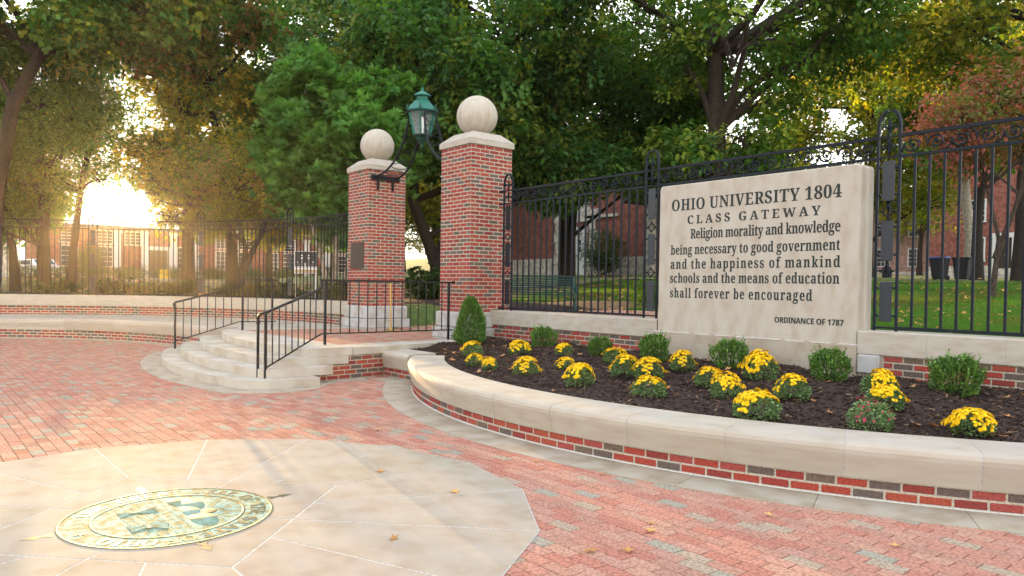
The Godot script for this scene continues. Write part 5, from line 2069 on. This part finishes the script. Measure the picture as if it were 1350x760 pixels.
	for k in 4:
		var a := TAU * k / 4.0
		stems.append([Vector3(cos(a) * 0.4, -0.2, sin(a) * 0.8 - 0.2), Vector3(cos(a) * 0.5, 1.5, sin(a) * 0.9 - 0.2), Vector3(cos(a) * 0.8, 3.5, sin(a) * 1.3), Vector3(cos(a) * 1.2, 6.0, sin(a) * 1.7), Vector3(cos(a) * 1.6, 8.0, sin(a) * 2.0)])
	bl = crown_blobs(Vector3(0.4, 5.2, 1.0), Vector3(3.9, 3.5, 3.6), 34, 1.2, 92)
	tree("thicket_tree", "dark many stemmed tree crowding the end of the curved fence", p, stems, 0.15, M.bark_dark, bl, "fine", mid)
	# tall left tree with a thick limb over the plaza edge
	p = on_ground(-15.9, 5.6)
	tr = [Vector3(0, -0.3, 0), Vector3(0.1, 3, -0.2), Vector3(0.2, 5.6, -0.6), Vector3(0.3, 7.0, -1.2), Vector3(0.8, 8.6, -2.0), Vector3(1.0, 10.2, -2.4)]
	bl = crown_blobs(Vector3(0.8, 9.2, -1.2), Vector3(4.2, 2.4, 4.6), 24, 1.2, 80)
	tree("maple_tree", "tall maple with a thick bare leaning limb over the curved fence", p, [tr], 0.24, M.bark_dark, bl, "maple", [Color(0.05, 0.14, 0.028), Color(0.07, 0.175, 0.03), Color(0.10, 0.20, 0.03), Color(0.20, 0.24, 0.03)])
	# turning maple closing the gap over the sun
	p = on_ground(-18.2, -2.2)
	tr = [Vector3(0, -0.3, 0), Vector3(0.1, 2.5, 0.1), Vector3(0.2, 5.0, 0.5), Vector3(0.6, 7.5, 1.2), Vector3(1.2, 10.0, 2.0)]
	bl = crown_blobs(Vector3(2.8, 9.3, 3.2), Vector3(3.8, 2.0, 3.2), 18, 1.15, 84)
	tree("maple_tree", "turning maple with rust tinged leaves high beside the low sun", p, [tr], 0.2, M.bark_dark, bl, "maple", [Color(0.06, 0.15, 0.028), Color(0.085, 0.185, 0.03), Color(0.05, 0.14, 0.026), Color(0.20, 0.23, 0.03), Color(0.22, 0.14, 0.06)])
	# dark trees behind
	p = on_ground(-19.5, -8.0)
	tr = straight(11.0, Vector3(0.3, 0, 0.3))
	bl = crown_blobs(Vector3(0, 9.2, 0), Vector3(6.2, 4.6, 6.2), 30, 1.8, 115)
	tree("dark_tree", "tall dark leaved tree standing behind the magnolia", p, [tr], 0.33, M.bark_dark, bl, "broad", dark)
	p = on_ground(-13.0, -14.5)
	tr = straight(11.0, Vector3(-0.3, 0, 0.3))
	bl = crown_blobs(Vector3(1.5, 7.2, -0.9), Vector3(5.0, 3.5, 5.0), 30, 1.5, 105)
	tree("dark_tree", "wide dark tree with low boughs in front of the white door", p, [tr, [Vector3(0.5, -0.2, 0.2), Vector3(0.8, 2, 0.4), Vector3(1.2, 5, 0.5), Vector3(1.4, 8, 0.5)]], 0.22, M.bark_dark, bl, "broad", dark)
	# pale trunked sycamore and its neighbour
	p = on_ground(-3.5, -32.2)
	tr = [Vector3(0, -0.3, 0), Vector3(0.0, 2, 0), Vector3(-0.2, 4, 0.1), Vector3(-0.4, 6.5, 0.2), Vector3(-0.5, 9, 0.2), Vector3(-0.3, 12, 0.2)]
	bl = crown_blobs(Vector3(0, 10.5, 0), Vector3(5.5, 4.2, 5.5), 20, 1.6, 80)
	tree("sycamore", "tall sycamore with a pale smooth trunk past the lawn bins", p, [tr], 0.27, M.bark_pale, bl, "maple", lime, 1.15)
	p = on_ground(-2.6, -30.5)
	tr = straight(9.0, Vector3(0.2, 0, 0))
	bl = crown_blobs(Vector3(0.5, 8.2, 0), Vector3(5.0, 3.4, 4.0), 16, 1.5, 75)
	tree("shade_tree", "dark barked shade tree close beside the pale sycamore", p, [tr], 0.26, M.bark_dark, bl, "broad", mid, 1.1)
	# reddish dogwood close behind the fence at right
	p = on_ground(4.9, -9.4)
	stems = [[Vector3(0, -0.2, 0), Vector3(0.1, 1.2, 0), Vector3(-0.1, 2.2, 0.1), Vector3(-0.5, 3.4, 0.2)], [Vector3(0.05, 0.8, 0), Vector3(0.5, 2.0, 0.2), Vector3(1.0, 3.3, 0.4)]]
	bl = crown_blobs(Vector3(0.3, 3.55, 0.1), Vector3(1.9, 0.95, 1.6), 13, 0.6, 34)
	tree("red_dogwood", "small dogwood with pinkish red leaves behind the fence past the sign", p, stems, 0.05, M.bark, bl, "small", pinky, 0.9)
	# lime and yellow trees at the back right
	p = on_ground(-11.0, -37.6)
	bl = crown_blobs(Vector3(0, 9.0, 0), Vector3(7.0, 6.0, 6.0), 28, 2.0, 85)
	tree("lime_tree", "broad lime green tree between the sign and the brick house", p, [straight(12, Vector3(0.3, 0, 0))], 0.3, M.bark_dark, bl, "maple", lime, 1.35)
	p = on_ground(2.5, -19.0)
	bl = crown_blobs(Vector3(0.6, 8.3, 0.3), Vector3(5.0, 2.8, 4.5), 20, 1.4, 75)
	tree("lime_tree", "yellow green tree arching above the red dogwood", p, [straight(9.5, Vector3(0.4, 0, 0))], 0.2, M.bark_dark, bl, "maple", lime, 1.0)
	p = on_ground(-33.0, -47.0)
	bl = crown_blobs(Vector3(0, 8.5, 0), Vector3(7.0, 5.0, 6.0), 22, 2.0, 60)
	tree("pale_tree", "pale yellow tree far behind the chapel porch", p, [straight(12, Vector3(0.3, 0, 0))], 0.3, M.bark, bl, "maple", [Color(0.34, 0.28, 0.10), Color(0.26, 0.24, 0.06), Color(0.20, 0.20, 0.05)], 1.6)
	# backlit trees standing between the fence and the long hall
	var behind := [[-32.0, -9.0, 9.5, 0], [-34.0, -14.0, 11.0, 1], [-33.0, 5.2, 8.0, 1], [-30.0, -19.0, 11.0, 0], [-26.0, 8.0, 9.0, 1], [-42.0, -20.0, 12.0, 1]]
	var names := ["light yellow green tree glowing on the lawn before the long brick hall", "fresh green tree standing on the lawn before the long brick hall"]
	for q in behind:
		p = on_ground(q[0], q[1])
		var hb: float = q[2]
		bl = crown_blobs(Vector3(0, hb * 0.62, 0), Vector3(4.2, hb * 0.4, 4.2), 22, 1.4, 58)
		tree("lawn_tree", names[q[3]], p, [straight(hb, Vector3(0.3, 0, 0.3))], 0.2, M.bark_dark, bl, "maple", lime if q[3] == 0 else mid, 1.35, ["yellow green trees before the long hall", "green trees before the long hall"][q[3]], 0.75)
	# far trees closing the view
	var far := [[-90, 4, 6.0, 0], [-84, -34, 8.0, 1], [-76, -36, 10, 0], [-60, -46, 10, 1], [-48, -58, 12, 0], [-40, -70, 11, 1], [-22, -72, 12, 1], [-8, -76, 12, 0], [8, -70, 11, 1], [-80, 14, 6.5, 0], [-52, -30, 8, 1], [-33, -33, 9, 0]]
	for q in far:
		p = on_ground(q[0], q[1])
		var h: float = q[2]
		bl = crown_blobs(Vector3(0, h * 0.72, 0), Vector3(5.5, h * 0.4, 5.5), 14, 2.1, 46)
		tree("far_tree", ["distant dark green tree behind the brick buildings", "distant golden tree behind the brick buildings"][q[3]], p, [straight(h, Vector3(0.3, 0, 0.2))], 0.25, M.bark_dark, bl, "fine", mid if q[3] == 0 else yellow, 2.0, ["distant green trees", "distant golden trees"][q[3]])

# ---------------------------------------------------------------- lawn details
func strip(called: String, pts: Array, w: float, m: Material, lift := 0.02) -> Node3D:
	var b := MB.new()
	var line := []
	for i in pts.size() - 1:
		var a := Vector2(pts[i][0], pts[i][1])
		var e := Vector2(pts[i + 1][0], pts[i + 1][1])
		var cnt := maxi(1, int(a.distance_to(e) / 0.5))
		for k in cnt:
			line.append(a.lerp(e, float(k) / cnt))
	line.append(Vector2(pts[-1][0], pts[-1][1]))
	for i in line.size() - 1:
		var q := []
		for j in [i, i + 1]:
			var t: Vector2 = (line[mini(j + 1, line.size() - 1)] - line[maxi(j - 1, 0)]).normalized()
			var s := Vector2(-t.y, t.x) * w * 0.5
			for sg in [-1.0, 1.0]:
				var c: Vector2 = line[j] + s * sg
				q.append(Vector3(c.x, maxf(ground_h(c.x, c.y), ground_h(line[j].x, line[j].y)) + lift, c.y))
		b.quad(q[0], q[1], q[3], q[2], Vector3.UP)
	var o := put(called, b.mesh(m))
	structure(o)
	return o

func bush(label: String, at: Vector3, rad: Vector3, cnt: int, pal: Array, kind := "small", sc := 0.55, called := "shrub", group := "") -> void:
	var o := thing(called, label, "shrub", at, 0.0, group)
	var ts := []
	var cs := []
	for i in cnt:
		var d := rdir()
		var t := pow(rng.randf(), 0.5)
		var p := Vector3(d.x * rad.x, rad.y + d.y * rad.y, d.z * rad.z) * t + Vector3(0, rad.y * (1.0 - t) * 0.6, 0)
		ts.append(Transform3D(Basis.from_euler(Vector3(rf(-0.6, 0.6), rf(0, TAU), rf(-0.6, 0.6))).scaled(Vector3.ONE * sc * rf(0.8, 1.2)), p))
		var c: Color = pal[rng.randi() % pal.size()]
		var k := rf(0.7, 1.3)
		cs.append(Color(c.r * k, c.g * k, c.b * k))
	stuff(multi("foliage", LEAFS[kind], ts, cs, o))
	var b := MB.new()
	for k in 4:
		var a := TAU * k / 4.0 + 0.3
		b.tube([Vector3(cos(a) * 0.04, -0.1, sin(a) * 0.04), Vector3(cos(a) * rad.x * 0.4, rad.y, sin(a) * rad.z * 0.4), Vector3(cos(a) * rad.x * 0.6, rad.y * 1.5, sin(a) * rad.z * 0.6)], [0.025, 0.018, 0.008], 5)
	put("stem", b.mesh(M.bark_dark), o)

func grounds() -> void:
	strip("walk_path", [[-14, -20.0], [-6, -17.5], [0, -17.0], [6, -19.0], [16, -24]], 1.6, M.path)
	strip("walk_path", [[-24, -10], [-16, -12.2], [-8, -15.4], [-2, -17.2]], 1.3, M.path)
	strip("walk_path", [[-58, -6], [-40, -3.5], [-30, -3.0], [-22, -5.5], [-14, -8.0], [-7, -5.0], [-3.2, -2.6]], 1.5, M.path)
	strip("walk_path", [[-66, -9], [-50, -10], [-36, -14], [-24, -20]], 1.5, M.path)
	# brick walk behind the gate and along the fence
	var b := MB.new()
	var row := 0
	var z := -0.82
	while z > -3.6:
		var x := -4.0 + (0.1 if row % 2 else 0.0)
		while x < 4.4:
			if not (x > -1.0 and z > -1.0) and not (x < -3.8 + maxf(0, -z - 2.2)):
				var c: Array = M.paver_colors[[0, 1, 2, 3, 6, 4][rng.randi() % 6]]
				var w := rf(0.8, 1.1)
				b.col = Color(c[0] * w, c[1] * w, c[2] * w)
				var sl := (ground_h(x, z - 0.05) - ground_h(x, z + 0.05)) / 0.1
				var sx := (ground_h(x + 0.1, z) - ground_h(x - 0.1, z)) / 0.2
				b.box(Transform3D(Basis.from_euler(Vector3(atan(sl), 0, atan(sx))), Vector3(x, ground_h(x, z) + 0.004, z)), Vector3(0.1945, 0.03, 0.0945))
			x += 0.2
		z -= 0.1
		row += 1
	var bw := put("brick_walk", b.mesh(M.paver))
	structure(bw)
	# mulch beds behind the fence
	for q in [[-2.0, -5.3, 3.4, 1.5], [-6.6, -3.6, 1.9, 1.7], [-10.4, -6.3, 2.4, 2.0]]:
		var m := MB.new()
		var cen := Vector3(q[0], ground_h(q[0], q[1]) + 0.09, q[1])
		var prev := []
		for ring in range(1, 6):
			var cur := []
			for k in 28:
				var a := TAU * k / 28.0
				var t := ring / 5.0
				var x: float = q[0] + cos(a) * q[2] * t * (1.0 + 0.08 * sin(a * 3.0))
				var zz: float = q[1] + sin(a) * q[3] * t
				cur.append(Vector3(x, ground_h(x, zz) + 0.09 * (1.0 - t * t) + 0.012 - (0.03 if ring == 5 else 0.0), zz))
			for k in 28:
				if ring == 1:
					m.tri(cen, cur[k], cur[(k + 1) % 28], Vector3.UP)
				else:
					m.quad(prev[k], prev[(k + 1) % 28], cur[(k + 1) % 28], cur[k], Vector3.UP)
			prev = cur
		structure(put("mulch_ground", m.mesh(M.mulch)))
	# grass tufts on the near lawn
	var t := MB.new()
	for i in 9:
		var a := TAU * i / 9.0
		var d := Vector3(cos(a), 0, sin(a))
		var s := d.cross(Vector3.UP) * 0.006
		var root := d * rf(0.0, 0.05)
		var tip := root + d * rf(0.01, 0.05) + Vector3.UP * rf(0.04, 0.075)
		var k := rf(0.75, 1.3)
		t.col = Color(k, k, k)
		t.tri(root - s, root + s, tip, d + Vector3.UP)
	var ts := []
	var cs := []
	var f := noise(FastNoiseLite.TYPE_SIMPLEX, 0.25, 3, 15)
	for i in 95000:
		var u := rng.randf()
		var zz := -0.85 - 17.0 * u * u
		var x := rf(lerpf(3.0, -14.0, u), lerpf(10.0, 8.0, u))
		if x < 4.5 and zz > -3.9:
			continue
		if Vector2((x + 2.0) / 3.4, (zz + 5.3) / 1.5).length() < 1.0:
			continue
		ts.append(Transform3D(Basis(Vector3.UP, rf(0, TAU)).scaled(Vector3.ONE * rf(0.7, 1.3)), on_ground(x, zz)))
		var k := 1.0 + 0.5 * f.get_noise_2d(x, zz) + rf(-0.2, 0.2)
		cs.append(Color(0.075 * k, 0.18 * k, 0.024 * k).lerp(Color(0.14, 0.13, 0.04), clampf(f.get_noise_2d(x + 50, zz), 0.0, 0.5)))
	var gm := t.mesh(M.leaf)
	tag(stuff(multi("grass", gm, ts, cs, null)), "short green grass of the lawn behind the fence", "grass")
	# fallen leaves on the lawns
	ts = []
	cs = []
	for i in 2600:
		var x := 0.0
		var zz := 0.0
		if i < 1100:
			x = rf(-6, 10)
			zz = rf(-18, -1.0)
		elif i < 1800:
			x = rf(-24, 0)
			zz = rf(-24, -6)
		else:
			x = rf(-50, -14)
			zz = rf(-14, 3)
			if Vector2(x + 5.6, zz - 8.9).length() < 10.2:
				continue
		ts.append(Transform3D(Basis.from_euler(Vector3(rf(-0.5, 0.5), rf(0, TAU), rf(-0.5, 0.5))).scaled(Vector3.ONE * rf(0.7, 1.3) * (1.0 if i < 1100 else 1.7)), on_ground(x, zz) + Vector3(0, 0.055, 0)))
		cs.append([Color(1, 1, 1), Color(1.3, 1.0, 0.6), Color(0.8, 0.7, 0.7), Color(1.5, 1.3, 1.1)][rng.randi() % 4])
	tag(stuff(multi("lawn_leaves", oak_leaf(Color(0.38, 0.22, 0.08), 2), ts, cs, null)), "scattered dry leaves lying over the lawns", "leaves")
	var g1 := [Color(0.03, 0.075, 0.018), Color(0.045, 0.10, 0.022), Color(0.022, 0.06, 0.016)]
	var g2 := [Color(0.12, 0.14, 0.03), Color(0.07, 0.11, 0.025), Color(0.22, 0.17, 0.05)]
	# shrubs just behind the curved fence
	for k in 9:
		var a := deg_to_rad(100.0 + k * 6.6)
		var r := 10.9 + 0.5 * sin(k * 2.1)
		var x := -5.6 + cos(a) * r
		var zz := 8.9 - sin(a) * r
		bush("low dark shrub growing just behind the curved fence" if k % 3 else "low yellowing shrub growing just behind the curved fence", on_ground(x, zz) + Vector3(0, -0.05, 0), Vector3(0.7, 0.24 + 0.08 * (k % 2), 0.6), 90, g1 if k % 3 else g2, "whorl", 0.42, "shrub", "low shrubs behind the curved fence" if k % 3 else "yellowing shrubs behind the curved fence")
	bush("leafy shrub at the gate's edge past the plaque pillar", on_ground(-6.4, -3.4), Vector3(0.8, 0.5, 0.7), 120, g1, "whorl", 0.5)
	bush("tall round shrub against the chapel wall by the stone pilaster", on_ground(-18.2, -22.3), Vector3(1.3, 1.35, 1.0), 170, g1, "small", 1.0)
	bush("small bright shrub beside the green bench", on_ground(-0.6, -5.6), Vector3(0.6, 0.34, 0.5), 90, [Color(0.05, 0.13, 0.02), Color(0.07, 0.16, 0.025)], "small", 0.5)
	bush("conical evergreen before the long brick hall", on_ground(-61, -5.0), Vector3(1.0, 1.5, 1.0), 150, g1, "small", 1.2)
	for k in 6:
		bush("low clipped shrub along the foot of the long brick hall", on_ground(-63, -8.5 - k * 3.6), Vector3(1.0, 0.5, 1.4), 100, g1, "small", 1.2, "shrub", "shrubs along the long brick hall")
	# clipped hedge
	var h := thing("hedge", "clipped hedge with straight sides among the dark trunks", "hedge", on_ground(-24.5, 2.0))
	ts = []
	cs = []
	for i in 1500:
		var x := rf(-0.6, 0.6)
		var zz := rf(-1.9, 1.9)
		var y := rf(0.05, 0.85)
		if absf(x) < 0.4 and y < 0.65:
			continue
		ts.append(Transform3D(Basis.from_euler(Vector3(rf(-1, 1), rf(0, TAU), rf(-1, 1))).scaled(Vector3.ONE * 0.32), Vector3(x, y, zz)))
		var c: Color = g1[rng.randi() % 3]
		cs.append(c)
	stuff(multi("foliage", LEAFS.small, ts, cs, h))
	var hb := MB.new()
	for k in 7:
		hb.tube([Vector3(0, -0.1, -1.6 + k * 0.53), Vector3(0.05, 0.6, -1.6 + k * 0.53)], 0.03, 5)
	put("stem", hb.mesh(M.bark_dark), h)

# ---------------------------------------------------------------- furniture
func small_things() -> void:
	# bench on the mulch behind the fence
	var bt := on_ground(-2.65, -3.95)
	var o := thing("park_bench", "dark green slatted bench with curled arm behind the fence", "bench", bt, atan2(-0.9, 1.1) + PI + 2.2)
	o.rotation.y = deg_to_rad(50.0)
	for k in 8:
		var b := MB.new()
		var y := 0.50 + k * 0.052
		b.bx(Vector3(0, y, -0.20 - k * 0.012), Vector3(1.7, 0.032, 0.014), 0.003)
		put("back_slat", b.mesh(M.bench_green), o)
	for k in 6:
		var b := MB.new()
		b.bx(Vector3(0, 0.43, -0.14 + k * 0.075), Vector3(1.7, 0.016, 0.055), 0.003)
		put("seat_slat", b.mesh(M.bench_green), o)
	for s in [-1.0, 1.0]:
		var l := MB.new()
		l.bar(Vector3(s * 0.82, 0.0, 0.25), Vector3(s * 0.82, 0.43, 0.22), 0.04, 0.04)
		put("leg", l.mesh(M.bench_green), o)
		var l2 := MB.new()
		l2.bar(Vector3(s * 0.82, 0.0, -0.24), Vector3(s * 0.82, 0.45, -0.17), 0.04, 0.04)
		l2.bar(Vector3(s * 0.82, 0.45, -0.17), Vector3(s * 0.82, 0.93, -0.31), 0.04, 0.04)
		put("leg", l2.mesh(M.bench_green), o)
		var ar := MB.new()
		var pts := []
		for i in 12:
			var a := -0.3 + i / 11.0 * 3.6
			pts.append(Vector3(s * 0.84, 0.56 + sin(a) * 0.13, 0.02 + cos(a) * 0.23))
		ar.tube(pts, 0.018, 7)
		put("arm", ar.mesh(M.bench_green), o)
	var tb := MB.new()
	tb.bx(Vector3(0, 0.93, -0.305), Vector3(1.72, 0.04, 0.04), 0.006)
	put("top_rail", tb.mesh(M.bench_green), o)
	# wheeled bins
	for k in 2:
		var p := on_ground(-0.27, -20.3) if k == 0 else on_ground(0.2, -21.0)
		var w := thing("wheeled_bin", ["black wheeled bin with a blue lid on the lawn", "plain black wheeled bin with a black lid on the lawn"][k], "bin", p, deg_to_rad(4.0))
		w.scale = Vector3.ONE * 0.78
		var b := MB.new()
		for i in 4:
			var d := Basis(Vector3.UP, i * PI / 2)
			b.quad(d * Vector3(-0.24, 0.04, 0.24), d * Vector3(0.24, 0.04, 0.24), d * Vector3(0.32, 0.95, 0.32), d * Vector3(-0.32, 0.95, 0.32), d * Vector3(0, 0, 1))
			b.bar(d * Vector3(-0.32, 0.93, 0.33), d * Vector3(0.32, 0.93, 0.33), 0.03, 0.05)
		b.quad(Vector3(-0.24, 0.04, -0.24), Vector3(0.24, 0.04, -0.24), Vector3(0.24, 0.04, 0.24), Vector3(-0.24, 0.04, 0.24), Vector3.DOWN)
		put("body", b.mesh(M.bin_black), w)
		var l := MB.new()
		l.box(Transform3D(Basis(Vector3.RIGHT, 0.04), Vector3(0, 1.0, 0)), Vector3(0.70, 0.07, 0.72), 0.02)
		l.bx(Vector3(0, 0.97, -0.38), Vector3(0.5, 0.03, 0.06), 0.01)
		put("lid", l.mesh(M.bin_blue if k == 0 else M.bin_black), w)
		for s in [-1.0, 1.0]:
			var wh := MB.new()
			wh.lathe(Transform3D(Basis(Vector3.FORWARD, PI / 2), Vector3(s * 0.27, 0.11, -0.27)), [Vector2(0.02, -0.03), Vector2(0.11, -0.03), Vector2(0.11, 0.03), Vector2(0.02, 0.03)], 14, false)
			put("wheel", wh.mesh(M.tyre), w)
	# lamp post
	var lp := thing("lamp_post", "dark lamp post standing by the path past the sign", "lamp", on_ground(-4.6, -26.0))
	var pm := MB.new()
	pm.lathe(Transform3D(), [Vector2(0.2, -0.1), Vector2(0.2, 0.25), Vector2(0.1, 0.45), Vector2(0.07, 0.6), Vector2(0.055, 3.1), Vector2(0.09, 3.15), Vector2(0.09, 3.25)], 14)
	put("post", pm.mesh(M.iron), lp)
	var lh := MB.new()
	lh.lathe(Transform3D(), [Vector2(0.1, 3.25), Vector2(0.2, 3.7), Vector2(0.22, 3.72), Vector2(0.08, 3.9), Vector2(0.0, 3.98)], 8, false)
	put("lamp_head", lh.mesh(M.iron), lp)
	# picture panel behind the curved fence
	var pn := thing("picture_panel", "framed grey photograph of the gateway on a stand behind the fence", "panel", on_ground(-9.05, -1.05), deg_to_rad(62.0))
	var fr := MB.new()
	fr.bx(Vector3(0, 1.06, 0), Vector3(0.62, 0.62, 0.03), 0.004)
	put("frame", fr.mesh(M.aluminium), pn)
	var im := Image.create(160, 160, false, Image.FORMAT_RGB8)
	var fn := noise(FastNoiseLite.TYPE_SIMPLEX, 0.06, 4, 99)
	for y in 160:
		for x in 160:
			var v := 0.16 + 0.14 * fn.get_noise_2d(x, y)
			if y > 118:
				v = 0.62
			im.set_pixel(x, y, Color(v, v * 0.97, v * 0.92))
	for c in [[50, 28, 6], [98, 28, 6], [50, 48, 7], [98, 48, 7], [16, 80, 6], [134, 78, 6]]:
		for y in range(c[1] - c[2], c[1] + c[2]):
			for x in range(c[0] - c[2], c[0] + c[2]):
				if Vector2(x - c[0], y - c[1]).length() < c[2]:
					im.set_pixel(x, y, Color(0.86, 0.84, 0.8))
	for q in [[44, 56, 12, 60, 0.4], [92, 56, 12, 60, 0.4], [10, 90, 34, 26, 0.3], [108, 90, 40, 26, 0.3], [66, 84, 14, 34, 0.7], [0, 112, 160, 8, 0.8]]:
		im.fill_rect(Rect2i(q[0], q[1], q[2], q[3]), grey(q[4]))
	im.fill_rect(Rect2i(0, 124, 160, 10), Color(0.93, 0.91, 0.88))
	im.fill_rect(Rect2i(0, 134, 160, 26), Color(0.72, 0.60, 0.44))
	var pmt := StandardMaterial3D.new()
	pmt.albedo_texture = ImageTexture.create_from_image(im)
	pmt.roughness = 0.4
	var qm := QuadMesh.new()
	qm.size = Vector2(0.58, 0.58)
	qm.material = pmt
	put("photograph", qm, pn, Transform3D(Basis(), Vector3(0, 1.06, 0.0165)))
	for s in [-1.0, 1.0]:
		var lg := MB.new()
		lg.bar(Vector3(s * 0.26, -0.1, -0.03), Vector3(s * 0.26, 1.3, -0.03), 0.03, 0.03)
		put("leg", lg.mesh(M.aluminium), pn)
	# parked car far off
	var car := thing("parked_car", "small white car parked far off by the long brick hall", "car", on_ground(-60.5, -1.2), deg_to_rad(20.0))
	var cb := MB.new()
	var side := [Vector2(-1.9, 0.35), Vector2(-1.9, 0.85), Vector2(-1.55, 0.98), Vector2(-1.2, 1.45), Vector2(0.5, 1.48), Vector2(1.1, 1.0), Vector2(1.95, 0.85), Vector2(2.0, 0.35)]
	cb.sweep(side, [[Vector3(0, 0, -0.85), Vector3.RIGHT], [Vector3(0, 0, 0.85), Vector3.RIGHT]])
	put("body", cb.mesh(M.car_white), car)
	var gl := MB.new()
	for s in [-1.0, 1.0]:
		gl.bx(Vector3(-0.35, 1.2, s * 0.853), Vector3(1.5, 0.34, 0.012), 0.0)
	gl.box(Transform3D(Basis(Vector3(0, 0, 1), -0.64), Vector3(-1.385, 1.225, 0)), Vector3(0.012, 0.42, 1.4))
	gl.box(Transform3D(Basis(Vector3(0, 0, 1), 0.9), Vector3(0.81, 1.25, 0)), Vector3(0.012, 0.6, 1.4))
	put("window", gl.mesh(M.glass), car)
	for s in [-1.0, 1.0]:
		for x in [-1.25, 1.25]:
			var wh := MB.new()
			wh.lathe(Transform3D(Basis(Vector3.RIGHT, PI / 2), Vector3(x, 0.32, s * 0.8)), [Vector2(0.05, -0.1), Vector2(0.32, -0.1), Vector2(0.32, 0.1), Vector2(0.05, 0.1)], 16, false)
			put("wheel", wh.mesh(M.tyre), car)
		var tl := MB.new()
		tl.bx(Vector3(-1.905, 0.75, s * 0.68), Vector3(0.02, 0.16, 0.3))
		put("tail_light", tl.mesh(M.tail), car)
		var hl := MB.new()
		hl.bx(Vector3(1.985, 0.72, s * 0.62), Vector3(0.03, 0.12, 0.34))
		put("headlight", hl.mesh(M.glass), car)
	# yellow folding caution board by the hall door
	var yb := thing("caution_board", "small yellow folding board by the hall doorway", "sign", on_ground(-62.6, -11.2))
	for s in [-1.0, 1.0]:
		var m := MB.new()
		m.box(Transform3D(Basis(Vector3(0, 0, 1), s * 0.25), Vector3(s * 0.14, 0.42, 0)), Vector3(0.03, 0.86, 0.9), 0.006)
		put("board", m.mesh(M.yellow_paint), yb)
